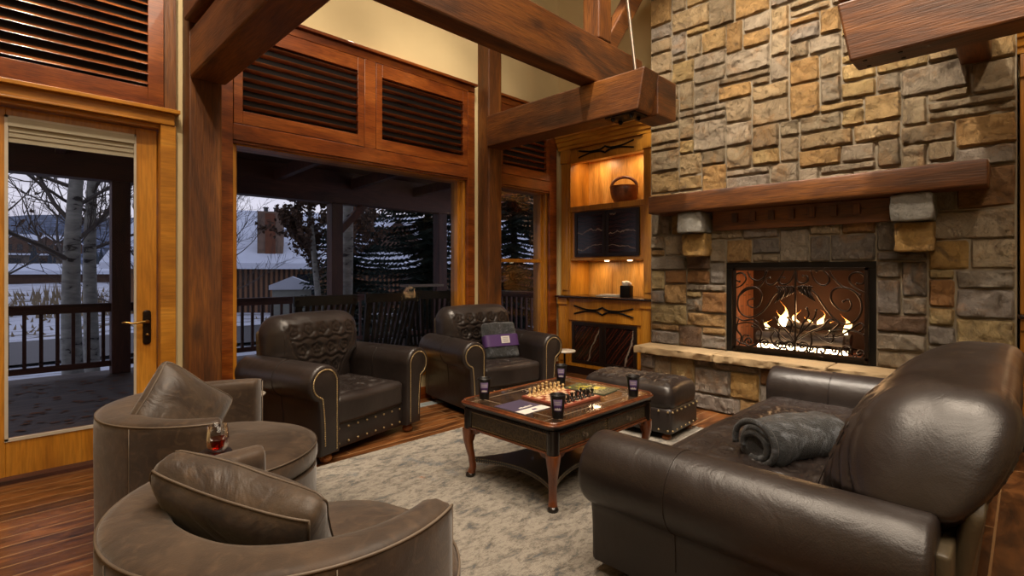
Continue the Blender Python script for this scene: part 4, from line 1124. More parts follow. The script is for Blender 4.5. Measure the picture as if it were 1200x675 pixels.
tp.sweep([[(a, b, .50) for a, b in q], [(a, b, .520) for a, b in q]]); tp.build('leather_top', TLEA, ct)
inl = MB()
for k, (ix, iy) in enumerate(((.13, .11),)):
    Q = rrect(hx-ix, hy-iy, .01, 2)
    inl.tube([(a, b, .5205) for a, b in Q], .0022, 4, loop=True)
for s in (-1, 1):
    inl.tube([(s*(hx-.13), -(hy-.03), .5205), (s*(hx-.13), hy-.03, .5205)], .0016, 4); inl.tube([(-(hx-.03), s*(hy-.11), .5205), (hx-.03, s*(hy-.11), .5205)], .0016, 4)
inl.build('tooled_line', PIPE, ct)
for s in (-1, 1):
    dn = MB()
    for k in range(62):
        x = -hx+.06+2*(hx-.06)*k/61; dn.box(x-.005, x+.005, s*(hy-.025)-.008, s*(hy-.025)+.008, .462, .476)
    dn.build('dentil_moulding', BLKW, ct); dn = MB()
    for k in range(46):
        y = -(hy-.06)+2*(hy-.06)*k/45; dn.box(s*(hx-.025)-.008, s*(hx-.025)+.008, y-.005, y+.005, .462, .476)
    dn.build('dentil_moulding', BLKW, ct)

ax, ay = hx-.035, hy-.035
MB().box(-ax+.012, ax-.012, -ay+.012, ay-.012, .335, .476).build('apron', APR, ct)
fr = MB()
for s in (-1, 1):
    for z0, z1 in ((.335, .347), (.454, .463)):
        fr.box(-ax+.03, ax-.03, s*ay-.006 if s > 0 else s*ay-.004, s*ay+.004 if s > 0 else s*ay+.006, z0, z1)
        fr.box(s*ax-.006 if s > 0 else s*ax-.004, s*ax+.004 if s > 0 else s*ax+.006, -ay+.03, ay-.03, z0, z1)
fr.build('apron_moulding', TABLEW, ct, bevel=.002)
for sx in (-1, 1):
    for sy in (-1, 1):
        MB().lathe([(0, .335), (.038, .335), (.038, .476), (0, .476)], (sx*(ax-.026), sy*(ay-.026), 0), 16).build('corner_block', BLKW, ct, smooth=True, ang=50)
nh_ = MB()
def beads(a, b, step=.0135, r=.004):
    a = Vector(a); b = Vector(b); n_ = max(2, int((b-a).length/step))
    for k in range(n_+1): nh_.sphere(a.lerp(b, k/n_), r, 5, 3)
for s in (-1, 1):
    for z in (.354, .447):
        beads((s*(ax+.001-.012), -ay+.055, z), (s*(ax+.001-.012), ay-.055, z))
        beads((-ax+.055, s*(ay-.011), z), (ax-.055, s*(ay-.011), z))
    for y in (-ay+.055, ay-.055): beads((s*(ax-.011), y, .354), (s*(ax-.011), y, .447))
    for x in (-ax+.055, -.008, .008, ax-.055): beads((x, s*(ay-.011), .354), (x, s*(ay-.011), .447))
nh_.build('nailhead_trim', NAIL, ct, smooth=True)
for x0, x1 in ((-ax+.062, -.016), (.016, ax-.062)):
    dw = MB().box(x0, x1, -ay+.006, -ay+.03, .360, .441).build('drawer', APR, ct, bevel=.002)
    xm = (x0+x1)/2
    MB().lathe([(0, 0), (.013, 0), (.013, .004), (.005, .006), (.005, .016), (.012, .02), (.012, .027), (0, .031)], n=14, M=Matrix.Translation((xm, -ay+.006, .402)) @ Matrix.Rotation(PI/2, 4, 'X')).build('knob', STEEL, dw, smooth=True, ang=50)
    fm = MB()
    for z in (.356, .443): fm.box(x0-.004, x1+.004, -ay+.0, -ay+.01, z, z+.004)
    fm.build('drawer_moulding', TABLEW, dw)
for sx in (-1, 1):
    for sy in (-1, 1):
        bx_, by_ = sx*(ax-.028), sy*(ay-.028)
        prf = [(.335, .012, .040), (.30, .016, .036), (.25, .018, .029), (.20, .012, .024), (.14, .002, .021), (.08, -.004, .021), (.045, .002, .023), (.02, .010, .026), (.012, .010, .022)]
        secs = []
        for z, o_, r in prf:
            cx, cy = bx_+sx*(o_-.008), by_+sy*(o_-.008)
            secs.append([(cx+r*math.copysign(abs(math.cos(a))**.6, math.cos(a)), cy+r*math.copysign(abs(math.sin(a))**.6, math.sin(a)), z) for a in np.linspace(0, 2*PI, 16, endpoint=False)])
        l = MB().sweep(secs).build('leg', TABLEW, ct, smooth=True, ang=60)
        k = MB()
        for ux, uy in ((-sx, 0), (0, -sy)):
            k.prism([(0, .335), (.095, .335), (.07, .31), (.03, .30), (.012, .25), (0, .25)],
                    lambda a, z, ux=ux, uy=uy: (bx_+ux*(a+.01)+uy*.012, by_+uy*(a+.01)+ux*.012, z), lambda a, z, ux=ux, uy=uy: (bx_+ux*(a+.01)-uy*.012, by_+uy*(a+.01)-ux*.012, z))
        k.build('knee_bracket', TABLEW, l)
        MB().sphere((bx_, by_, .022), .034, 12, 8, (1, 1, .66)).build('ball_foot', BLKW, l, smooth=True)
# concave shelf
def shelf_out(ins=0):
    P = []; a, b = ax-.03-ins, ay-.03-ins; dp = .14; n = 12
    cs = [(a, -b), (a, b), (-a, b), (-a, -b)]
    for i in range(4):
        p0 = Vector((*cs[i], 0)); p1 = Vector((*cs[(i+1) % 4], 0)); nrm = Vector((-(p1-p0).y, (p1-p0).x, 0)).normalized()
        L = (p1-p0).length
        for k in range(n):
            t = k/n; q_ = p0.lerp(p1, t)+nrm*dp*(1-(2*t-1)**2)*(L/ .9)
            P.append((q_.x, q_.y))
    return P
so = shelf_out()
sf = MB().sweep([[(a, b, .105) for a, b in so], [(a, b, .135) for a, b in so]])
sfo = sf.build('shelf', BLKW, ct)
nh_ = MB()
for i in range(len(so)):
    p0, p1 = so[i], so[(i+1) % len(so)]
    L = math.hypot(p1[0]-p0[0], p1[1]-p0[1]); n_ = max(1, int(L/.014))
    for k in range(n_):
        t = k/n_; x, y = p0[0]+(p1[0]-p0[0])*t, p0[1]+(p1[1]-p0[1])*t
        nh_.sphere((x, y, .129), .0034, 5, 3); nh_.sphere((x, y, .111), .0034, 5, 3)
nh_.build('nailhead_edge', NAIL, sfo, smooth=True)
TZ = .5205
# cups
LAV = plain('lavender_print', '#8878a8', .5, var=.05); PUR2 = plain('deep_purple_print', '#42285e', .5, var=.05)
CUPB = plain('black_cup', '#121113', .38, var=.1)
def arcp(mb, z0, z1, a0, a1, f, off=.0006, n=10, top=None):
    vs = []; fs = []
    for k in range(n+1):
        a = a0+(a1-a0)*k/n
        for j, z in enumerate((z0, z1 if top is None else top(k/n))):
            r = f(z)+off; vs.append((r*math.cos(a), r*math.sin(a), z))
    for k in range(n): fs.append((2*k, 2*k+2, 2*k+3, 2*k+1))
    mb.add(vs, fs)
def cup(x, y, rz, label):
    t = thing('paper_cup', label, 'cup', (x, y, TZ), rz, 'black cups on the coffee table')
    f = lambda z: .031+(.046-.031)*z/.135
    MB().lathe([(0, .004), (.029, .004), (.031, 0), (f(.13), .13), (f(.13)+.003, .132), (f(.13)+.003, .137), (f(.13), .139), (f(.13)-.003, .136), (.029, .010), (0, .010)], n=32).build('cup_body', CUPB, t, smooth=True, ang=50)
    mb = MB(); arcp(mb, .078, .115, -.62, .62, f); lo = mb.build('label_upper', LAV, t, smooth=True)
    mb = MB(); arcp(mb, .046, .078, -.62, .62, f); mb.build('label_lower', PUR2, t, smooth=True)
    mb = MB(); arcp(mb, .052, .06, -.5, .5, f, .0012, 20, lambda q: .056+.012*abs(math.sin(q*PI*3.5))*(.5+.5*math.sin(q*PI)))
    for z in (.100, .089):
        for k in range(9):
            a = -.45+k*.1; arcp(mb, z-.003, z+.003, a, a+.06, f, .0012, 2)
    mb.build('white_print', WHITEP, t, smooth=True)
toc = lambda x, y: math.atan2(-y, -x)
cup(2.335, 2.60, toc(2.3, 2.6), 'black paper cup at the left corner of the coffee table, near the armchairs')
cup(3.085, 2.55, toc(3.1, 2.55), 'black paper cup at the far corner of the coffee table')
cup(2.335, 1.955, toc(2.3, 1.95), 'black paper cup at the near corner of the coffee table, before the chess board')
cup(3.115, 1.93, toc(3.1, 1.9), 'black paper cup at the right corner of the coffee table, by the ottoman')
# chess
bd = thing('chess_board', 'red and cream chequered chess board on the coffee table', 'chess board', (2.705, 2.235, TZ))
m, g = newmat('chess_squares')
tc = g.n('ShaderNodeTexCoord').outputs['Object']
ck = g.n('ShaderNodeTexChecker', Vector=g.n('ShaderNodeVectorMath', {'operation': 'ADD'}, i0=tc, i1=(0, 0, .5)).outputs[0], Scale=1/.0425)
ck.inputs['Color1'].default_value = srgb('#c9a98a'); ck.inputs['Color2'].default_value = srgb('#7c2f1f')
p = g.n('ShaderNodeBsdfPrincipled', Base_Color=ck.outputs[0], Roughness=.3); out(g, p.outputs[0])
MB().box(-.19, .19, -.19, .19, 0, .018).build('frame', plain('rosy_board_edge', '#8a4a38', .35), bd, bevel=.003)
MB().box(-.17, .17, -.17, .17, .018, .0195).build('squares', m, bd)
IVO = plain('boxwood_piece', '#d3b47c', .35, var=.1); EBO = plain('ebony_piece', '#1b1512', .3, var=.1)
def piece(kind, mat, color):
    h = {'pawn': .042, 'rook': .048, 'knight': .054, 'bishop': .060, 'queen': .068, 'king': .074}[kind]
    pr_ = [(0, 0), (.0145, 0), (.0145, .005), (.011, .009), (.006, .016), (.0055, h*.62), (.0095, h*.66), (.006, h*.7)]
    if kind == 'pawn': pr_ += [(.009, h*.78), (.0095, h*.87), (.006, h*.97), (0, h)]
    elif kind == 'rook': pr_ += [(.0105, h*.74), (.0105, h), (.007, h), (.007, h*.93), (0, h*.93)]
    elif kind == 'bishop': pr_ += [(.009, h*.78), (.009, h*.86), (.003, h*.96), (.003, h*.98), (0, h)]
    else: pr_ += [(.0075, h*.78), (.0115, h*.92), (.006, h*.93), (.003, h*.96), (.003, h), (0, h)]
    mb = MB()
    if kind == 'knight':
        mb.lathe([(0, 0), (.0145, 0), (.0145, .005), (.011, .009), (.008, .018), (0, .018)], n=14)
        mb.tube([(0, .004, .016), (0, .003, .03), (0, -.002, .042), (0, -.004, .050)], [.009, .0085, .008, .006], 8)
        mb.tube([(0, -.002, .046), (0, -.014, .036)], [.007, .0045], 8)
    else: mb.lathe(pr_, n=14)
    return mb.build('chess_'+kind, mat, smooth=True, ang=50)
order = ['rook', 'knight', 'bishop', 'queen', 'king', 'bishop', 'knight', 'rook']
for mat, col, back, front, grp in ((IVO, 'light', .149, .106, 'light chess pieces'), (EBO, 'dark', -.149, -.106, 'dark chess pieces')):
    made = {}
    for row, kinds in ((back, order), (front, ['pawn']*8)):
        for i, k in enumerate(kinds):
            x = -.149+i*.0425
            if k in made: o = made[k].copy(); COL.objects.link(o)
            else: o = piece(k, mat, col); made[k] = o
            o.location = (2.705+x, 2.235+row, TZ+.0195)
            side_ = 'far' if col == 'light' else 'near'
            n_l = 'left' if i < 4 else 'right'
            if k == 'pawn': tag(o, '%s chess pawn in the row of eight along the %s side of the chess board' % (col, side_), 'chess piece', '%s chess pawns on the board' % col)
            elif k in ('queen', 'king'): tag(o, '%s chess %s standing on the %s edge row of the chess board' % (col, k, side_), 'chess piece', '%s major chess pieces' % col)
            else: tag(o, '%s chess %s in the %s half of the %s edge row of the chess board' % (col, k, n_l, side_), 'chess piece', '%s major chess pieces' % col)
# printed matter
br_ = thing('brochure', 'purple and white folded brochure at the near left of the coffee table', 'brochure', (2.357, 2.265, TZ), 0)
def quad(mb, P, z0, z1):
    mb.prism(P, lambda a, b: (a, b, z0), lambda a, b: (a, b, z1))
MB().box(-.117, .117, -.135, .135, 0, .003).build('cover', plain('dusky_purple_cover', '#4a4258', .4, var=.1), br_)  # purple greyed in its colour to stand for glare on the cover
MB().box(-.117, .117, -.135, -.055, .003, .004).build('white_band', WHITEP, br_)
mb = MB(); mb.box(-.01, .03, -.105, -.085, .004, .0045); mb.build('logo_mark', PUR2, br_)
mb = MB()
for k in range(6): mb.box(-.05+k*.02, -.036+k*.02, -.03, -.012+.006*(k % 2), .003, .0035)
mb.build('title_print', WHITEP, br_)
mg = thing('magazine', 'glossy green magazine with yellow flowers at the far side of the coffee table', 'magazine', (3.07, 2.26, TZ), math.radians(6))
MB().box(-.105, .125, -.17, .17, 0, .006).build('cover', plain('green_grey_cover', '#56604c', .25, var=.4, vs=20), mg)
m, g = newmat('flower_picture')
tc = g.n('ShaderNodeTexCoord').outputs['Object']
a = g.n('ShaderNodeTexNoise', Vector=tc, Scale=16, Detail=4)
c = g.ramp(a.outputs['Fac'], [(.4, '#3c4a34'), (.52, '#6d7440'), (.6, '#c9b23c')])
p = g.n('ShaderNodeBsdfPrincipled', Base_Color=c, Roughness=.25); out(g, p.outputs[0])
MB().box(-.085, .085, -.10, .14, .006, .0065).build('cover_picture', m, mg)

# little pedestal tables and glasses
SIDE = plain('pale_stone_disc', '#b3aa9c', .3)
def pedestal(x, y, h, r, label, tm=None):
    t = thing('drink_table', label, 'side table', (x, y, 0), 0, 'little round drink tables')
    MB().lathe([(0, h-.018), (r-.006, h-.018), (r, h-.012), (r, h-.004), (r-.004, h), (0, h)], n=36).build('table_top', tm or SIDE, t, smooth=True, ang=40)
    MB().lathe([(0, .012), (.011, .012), (.011, h-.018), (0, h-.018)], n=14).build('stem', BLACKM, t, smooth=True, ang=40)
    MB().lathe([(0, 0), (r*.85, 0), (r*.85, .008), (.02, .018), (0, .018)], n=30).build('base', BLACKM, t, smooth=True, ang=40)
pedestal(4.49, 3.66, .50, .125, 'little round drink table between the corner armchair and the cabinet')
pedestal(1.29, 3.97, .50, .11, 'little round drink table between the rear swivel chair and the first armchair')
pedestal(.655, 2.43, .62, .065, 'slim dark drink stand hidden between the two swivel chairs', CUPB)
LIQ = glassmat('amber_drink', '#ee7a2c', 0, .3)
def tumbler(x, y, z, label, h=.10, lv=.042):
    t = thing('stemless_glass', label, 'glass', (x, y, z), 0, 'stemless glasses of amber drink')
    o_ = [(0, .001), (.024, .001), (.036, .012), (.043, .035), (.043, .055), (.037, h), (.0355, h)]
    i_ = [(.0415, .055), (.0415, .036), (.034, .014), (.022, .006), (0, .006)]
    MB().lathe(o_+i_, n=40).build('bowl', TUMB, t, smooth=True)
    MB().lathe([(0, .0065), (.0215, .0065), (.0335, .0148), (.0408, .036), (.0408, lv), (0, lv)], n=40).build('drink', LIQ, t, smooth=True, ang=40)
tumbler(.66, 2.41, .62, 'stemless glass of amber drink standing between the two round swivel chairs', h=.115, lv=.058)
tumbler(4.43, 3.70, .50, 'stemless glass of red drink behind the arm of the corner armchair')
tumbler(1.27, 3.99, .50, 'stemless glass of red drink behind the rear swivel chair, left of the first armchair')
# floor vent
vt = thing('floor_vent', 'pale metal floor vent between the two armchairs under the window', 'vent', (3.15, 4.42, 0))
mb = MB().box(-.19, .19, -.06, -.05, 0, .005).box(-.19, .19, .05, .06, 0, .005).box(-.19, -.18, -.05, .05, 0, .005).box(.18, .19, -.05, .05, 0, .005)
VM = plain('painted_vent', '#a9b3b4', .4); mb.build('rim', VM, vt)
mb = MB()
for k in range(17): mb.box(-.172+k*.0215, -.160+k*.0215, -.05, .05, 0, .004)
mb.build('grille', VM, vt)
# ------------------------------------------------------------------ outside: deck
DZ = -.06; YR = 9.2
m, g = newmat('wet_deck_boards')
tc = g.n('ShaderNodeTexCoord').outputs['Object']
bk = g.n('ShaderNodeTexBrick', Vector=tc, Scale=1.0, Mortar_Size=.006, Brick_Width=3.6, Row_Height=.14)
bk.inputs['Color1'].default_value = srgb('#544033'); bk.inputs['Color2'].default_value = srgb('#6a5240'); bk.inputs['Mortar'].default_value = srgb('#15100d')
nz = g.n('ShaderNodeTexNoise', Vector=tc, Scale=3, Detail=6)
c = g.mix(1.0, bk.outputs[0], g.ramp(nz.outputs['Fac'], [(.3, .6), (.7, 1.0)]), 'MULTIPLY')
p = g.n('ShaderNodeBsdfPrincipled', Base_Color=c, Roughness=.6); out(g, p.outputs[0])
struct('deck_floor', MB().box(-4.5, 8.6, 4.96, 9.5, -.3, DZ), m)
pc = MB().box(-4.5, 8.6, 4.96, 9.9, 3.25, 3.35)
struct('porch_ceiling', pc, DARKW)
for k in range(9):
    x = -3.6+k*1.4
    tag(MB().beam((x, 4.97, 3.16), (x, 9.8, 3.0), .10, .18).build('rafter', DARKZ, bevel=.006), 'dark rafter running outward under the porch roof beyond the windows', 'rafter', 'porch rafters')
tag(MB().box(-4.5, 8.4, YR-.13, YR+.13, 2.65, 3.24).build('porch_header', DARKW, bevel=.01), 'long dark header beam along the outer edge of the porch', 'beam')
for x, lab in ((-2.2, 'dark porch post beyond the left edge of the glazed door'), (1.26, 'dark porch post seen through the glazed door'), (4.5, 'dark porch post seen in the middle of the big window'), (6.95, 'dark porch post seen near the right side of the big window'), (8.2, 'dark porch corner post seen through the narrow window')):
    tag(MB().box(x-.11, x+.11, YR-.11, YR+.11, DZ, 2.65).build('porch_post', DARKZ, bevel=.01), lab, 'post', 'porch posts')
    tag(MB().beam((x+.1, YR, 2.15), (x+.6, YR, 2.68), .12, .12).build('knee_brace', DARKZ, bevel=.005), 'dark slanting brace of the '+lab, 'brace') if x == 4.5 else None
def railing(x0, x1, y0, y1, label):
    t = thing('deck_railing', label, 'railing', (x0, y0, DZ), 0, 'deck railings')
    L = math.hypot(x1-x0, y1-y0); ang = math.atan2(y1-y0, x1-x0); t.rotation_euler = (0, 0, ang)
    MB().box(0, L, -.06, .06, .955, .995).box(0, L, -.022, .022, .87, .955).build('top_rail', DARKW, t, bevel=.006)
    MB().box(0, L, -.025, .025, .10, .18).build('bottom_rail', DARKW, t, bevel=.006)
    n = int(L/.155); pr0 = None
    for k in range(n):
        x = L*(k+.5)/n
        if pr0 is None:
            pr0 = MB().box(-.02, .02, -.02, .02, .18, .87).build('baluster', DARKZ, t); pr0.location = (x, 0, 0)
        else:
            o = pr0.copy(); COL.objects.link(o); o.parent = t; o.location = (x, 0, 0)
railing(-2.08, 1.15, YR, YR, 'dark slatted deck railing seen through the glazed door')
railing(1.38, 4.39, YR, YR, 'dark slatted deck railing seen in the left part of the big window')
railing(4.62, 6.84, YR, YR, 'dark slatted deck railing between the window posts, in front of the spruce')
railing(7.06, 8.09, YR, YR, 'dark slatted deck railing seen through the narrow window')
railing(8.2, 8.2, YR-.12, 5.2, 'dark slatted deck railing closing the right end of the porch')
sh_ = thing('drink_ledge', 'pale wooden ledge above the deck railing at the right of the big window', 'ledge', (6.3, 8.95, DZ))
MB().box(-.45, .45, -.15, .15, 1.12, 1.17).build('board', plain('greyed_board', '#7d6a55', .6), sh_, bevel=.004)
for x in (-.38, .38): MB().box(x-.03, x+.03, -.03, .03, 0, 1.12).build('leg', DARKZ, sh_)
# rocking chairs
ROCK = plain('black_painted_wood', '#15110f', .5, var=.2)
rk = thing('rocking_chair', 'black slatted rocking chair on the deck behind the first armchair', 'rocking chair', (2.42, 5.62, DZ), 0, 'black rocking chairs on the deck')
lean_ = lambda z: -.22-.28*(z-.42)/.75   # back leans toward -y (toward the room)
b = MB()
for i in range(9):
    x = -.235+i*.0587
    b.beam((x*.88, lean_(.42), .42), (x*1.12, lean_(1.10), 1.10), .034, .014, (0, 1, 0))
b.build('back_slats', ROCK, rk)
b = MB()
for s in (-1, 1): b.beam((s*.25, lean_(.30), .06), (s*.31, lean_(1.16), 1.16), .035, .04, (0, 1, 0))
b.beam((-.34, lean_(1.14), 1.14), (.34, lean_(1.14), 1.14), .03, .10, (0, 0, 1)); b.beam((-.27, lean_(.44), .44), (.27, lean_(.44), .44), .03, .06)
b.build('back_frame', ROCK, rk)
b = MB()
for i in range(8): b.box(-.27, .27, -.2+i*.062, -.15+i*.062, .40, .42)
b.build('seat', ROCK, rk)
for s in (-1, 1):
    MB().box(s*.31-.04, s*.31+.04, -.25, .33, .62, .645).build('armrest', ROCK, rk)
    MB().box(s*.29-.02, s*.29+.02, .24, .28, .04, .62).build('leg', ROCK, rk)
    MB().tube([(s*.29, y, .035+.12*(y/.55)**2*1.0) for y in np.linspace(-.55, .5, 14)], .02, 6).build('rocker', ROCK, rk)
dup(rk, (3.28, 5.68, DZ), math.radians(-4), 'black slatted rocking chair on the deck between the two armchairs')
dup(rk, (4.22, 5.85, DZ), math.radians(-38), 'black slatted rocking chair on the deck turned aside, behind the corner armchair')
# leaves on the deck
lf_ = MB(); rl = random.Random(3)
for k in range(320):
    x, y, a, s_ = rl.uniform(-.8, 2.2), rl.uniform(5.1, 9.0), rl.uniform(0, 6.3), rl.uniform(.025, .055)
    lf_.add([(x+s_*math.cos(a+q), y+s_*math.sin(a+q)*.7, DZ+.003+rl.uniform(0, .006)) for q in (0, 1.4, 3.0, 4.6)], [(0, 1, 2, 3)])
tag(lf_.build('fallen_leaves', plain('rusty_leaf', '#93592f', .8, var=.5, vs=8)), 'dry brown leaves scattered over the deck boards', 'leaves', kind='stuff')

# ------------------------------------------------------------------ ground, road, far country
def gz(x, y):
    r = math.hypot(x*.55, y)
    z = -.95+max(0, min(1, (r-24)/34))*1.35+max(0, min(1, (r-58)/40))*2.0
    if y > 9.8: z += noise.noise(Vector((x*.12, y*.12, 0)))*.18+noise.noise(Vector((x*.6, y*.6, 4)))*.05
    return z
m, g = newmat('snowy_ground')
tc = g.n('ShaderNodeTexCoord').outputs['Object']
a = g.n('ShaderNodeTexNoise', Vector=g.n('ShaderNodeMapping', Vector=tc, Scale=(.5, 1.6, 1)).outputs[0], Scale=.9, Detail=9, Roughness=.7)
c = g.ramp(a.outputs['Fac'], [(.40, '#5f5548'), (.47, '#c4c8d4'), (1, '#d2d6e2')])
p = g.n('ShaderNodeBsdfPrincipled', Base_Color=c, Roughness=.8); out(g, p.outputs[0]); SNOWG = m
SNOW = plain('roof_snow', '#ccd3e2', .8, var=.08, vs=2)
mb = MB(); nx, ny = 90, 90; vs = []; xs = np.linspace(-60, 150, nx+1); ys = 9.0+(np.linspace(0, 1, ny+1)**2)*140
for x in xs:
    for y in ys: vs.append((x, y, gz(x, y)))
mb.add(vs, [(i*(ny+1)+j, (i+1)*(ny+1)+j, (i+1)*(ny+1)+j+1, i*(ny+1)+j+1) for i in range(nx) for j in range(ny)])
mb.box(-60, 12, 5.0, 9.05, -1.2, -1.0); mb.box(12, 150, -40, 9.05, -1.2, -1.0)
struct('ground', mb, SNOWG, smooth=True)
rd = MB(); X_ = np.linspace(-60, 60, 60); vs = []
for x in X_:
    for y in (17.2, 22.8): vs.append((x, y+.0015*x*x*0, max(gz(x, 17.2), gz(x, 20), gz(x, 22.8))+.06))
rd.add(vs, [(2*i, 2*i+2, 2*i+3, 2*i+1) for i in range(59)])
struct('road', rd, plain('wet_asphalt', '#3c3839', .6, var=.15, vs=2))
hl = MB(); vs = []; n = 90
for i in range(n+1):
    x = -260+900*i/n
    h = 24+10*noise.noise(Vector((x*.006, 1, 0)))+3*noise.noise(Vector((x*.03, 5, 0)))
    for j in range(9): vs.append((x, 190+j*18, -1+(h+1)*math.sin(PI/2*min(1, j/7))+1.2*noise.noise(Vector((x*.05, j, 9)))))
hl.add(vs, [(i*9+j, (i+1)*9+j, (i+1)*9+j+1, i*9+j+1) for i in range(n) for j in range(8)])
m, g = newmat('wooded_hill')
tc = g.n('ShaderNodeTexCoord').outputs['Object']
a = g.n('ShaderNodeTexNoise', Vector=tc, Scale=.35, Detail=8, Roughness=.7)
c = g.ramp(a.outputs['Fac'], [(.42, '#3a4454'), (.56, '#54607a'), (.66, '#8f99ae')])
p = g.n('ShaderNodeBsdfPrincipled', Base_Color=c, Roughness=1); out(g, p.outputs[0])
struct('hills', hl, m, smooth=True)
SID = plain('timber_siding', '#5c4436', .8, var=.4, vs=3); SID2 = plain('grey_siding', '#6e655c', .8, var=.2, vs=3)
m, g = newmat('board_siding')
tc = g.n('ShaderNodeTexCoord').outputs['Object']
wv = g.n('ShaderNodeTexWave', {'bands_direction': 'X'}, Vector=tc, Scale=1.3, Distortion=.4, Detail=3)
c = g.ramp(wv.outputs['Fac'], [(.1, '#1f1611'), (.5, '#5b3f2c'), (1, '#7a573c')])
p = g.n('ShaderNodeBsdfPrincipled', Base_Color=c, Roughness=.8); out(g, p.outputs[0]); SIDB = m
WIN = plain('dark_far_window', '#1c2026', .2)
def house(label, x, y, rz, w_, d_, hw_, hr, wall, base=None, gable=False, group=None, wins=0):
    z = gz(x, y)-.3 if base is None else base
    t = thing('house', label, 'house', (x, y, z), rz, group)
    b = MB()
    if gable:   # ridge runs away from the viewer
        b.prism([(-w_/2, 0), (w_/2, 0), (w_/2, hw_), (0, hr), (-w_/2, hw_)], lambda a, zz: (a, 0, zz), lambda a, zz: (a, d_, zz))
        b.build('wall', wall, t); r_ = MB()
        for s in (-1, 1):
            r_.prism([(0, hr+.05), (s*(w_/2+.6), hw_-.25), (s*(w_/2+.6), hw_+.1), (0, hr+.45)], lambda a, zz: (a, -.6, zz), lambda a, zz: (a, d_+.6, zz))
        r_.build('snowy_roof', SNOW, t)
    else:
        b.prism([(0, 0), (d_, 0), (d_, hw_), (d_/2, hr), (0, hw_)], lambda a, zz: (-w_/2, a, zz), lambda a, zz: (w_/2, a, zz))
        b.build('wall', wall, t); r_ = MB()
        for s in (0, 1):
            e = -.7 if s == 0 else d_+.7
            r_.prism([(d_/2, hr+.05), (e, hw_-.25), (e, hw_+.05), (d_/2, hr+.4)], lambda a, zz: (-w_/2-.6, a, zz), lambda a, zz: (w_/2+.6, a, zz))
        r_.build('snowy_roof', SNOW, t)
    for k in range(wins):
        xx = -w_/2+w_*(k+.5)/wins
        MB().box(xx-.5, xx+.5, -.08, .02, hw_*.45, hw_*.45+1.1).build('window', WIN, t)
    return t
def rowhouse(x, y, rz, label):
    t = thing('row_house', label, 'house', (x, y, 1.6), rz, 'far row houses')
    MB().box(-6.2, 6.2, 0, 7, 0, 4.9).build('wall', SID2, t)
    MB().prism([(-.5, 4.85), (3.5, 6.4), (7.5, 4.85), (7.5, 5.1), (3.5, 6.75), (-.5, 5.1)], lambda a, zz: (-6.5, a, zz), lambda a, zz: (6.5, a, zz)).build('snowy_roof', SNOW, t)
    for gx in (-2.6, 1.6, 5.0):
        g_ = MB().prism([(-1.85, 3.2), (1.85, 3.2), (1.85, 4.9), (0, 6.3), (-1.85, 4.9)], lambda a, zz: (gx+a, -.6, zz), lambda a, zz: (gx+a, 3.5, zz)).build('gable', SID, t)
        r_ = MB()
        for s_ in (-1, 1): r_.prism([(0, 6.3), (s_*2.1, 4.72), (s_*2.1, 4.95), (0, 6.6)], lambda a, zz: (gx+a, -.75, zz), lambda a, zz: (gx+a, 3.5, zz))
        r_.build('gable_roof', SNOW, g_)
        for wx in (-.7, .7): MB().box(gx+wx-.35, gx+wx+.35, -.66, -.58, 3.6, 4.7).build('window', WIN, g_)
        MB().box(gx-.9, gx+.9, -.06, .02, 1.1, 2.2).build('window', WIN, t)
    MB().box(-6.4, 6.4, -1.0, 0, 2.75, 3.05).build('snowy_ledge', SNOW, t)
    return t
rowhouse(5.0, 130, 0, 'far snow-roofed row house with gables, in the left of the glazed door')
rowhouse(24.0, 126, -.05, 'second far snow-roofed row house, behind the aspens and the porch post')
house('long low building with flat snowy roof below the far houses', 2, 58, 0, 34, 7, 1.5, 1.75, SID, -.12)
bigh = house('big snow-roofed wooden house filling the left of the big window view', 14.3, 26.2, math.radians(-23), 22, 13, 2.95, 6.0, SIDB, -1.2, wins=4)
# its stone chimney
m2 = MB().box(-.62, .62, 1.3, 2.6, 2.6, 6.2)
co_ = m2.build('chimney', plain('chimney_stone', '#7a6455', .9, var=.45, vs=3, bump=.5, bs=8), bigh); co_.location = (-4.55, -.9, -.45)
m3 = MB().box(-.24, .24, 1.27, 1.31, 2.6, 6.1).build('chimney_panel', plain('rust_panel', '#6b3e26', .8, var=.3, vs=4), bigh); m3.location = (-4.55, -.9, -.45)
m4 = MB()
for s in (-.25, .25): m4.lathe([(0, 0), (.11, 0), (.11, .22), (.15, .22), (.15, .28), (0, .3)], (s-4.55, 1.05, 5.75), 12)
m4.build('chimney_pot', WIN, bigh)
MB().box(-11, 11, 5.2, 5.5, 5.2, 5.75).build('rusty_eave', plain('rusty_eave', '#4a2f22', .8, var=.3, vs=3), bigh)
dm = MB().prism([(-2.2, 3.6), (2.2, 3.6), (0, 5.6)], lambda a, zz: (a+2.2, .9, zz), lambda a, zz: (a+2.2, 6.2, zz)); dm.build('dormer', SID, bigh)
dm = MB()
for s in (-1, 1): dm.prism([(0, 5.6), (s*2.6, 3.25), (s*2.6, 3.5), (0, 5.9)], lambda a, zz: (a+2.2, .5, zz), lambda a, zz: (a+2.2, 6.3, zz))
dm.build('dormer_roof', SNOW, bigh)
house('brown gabled building glimpsed behind the spruce', 33, 30, math.radians(-45), 12, 10, 7, 10, plain('lit_tan_siding', '#a98158', .8, var=.4, vs=2), -1.2, True, None, 4)
shd = thing('utility_shed', 'pale utility shed with snowy lid beyond the railing', 'shed', (7.46, 18.5, -1.0), math.radians(-24))
MB().box(-.62, .62, -.5, .5, 0, 1.75).build('box', plain('grey_green_panel', '#8d9088', .6), shd)
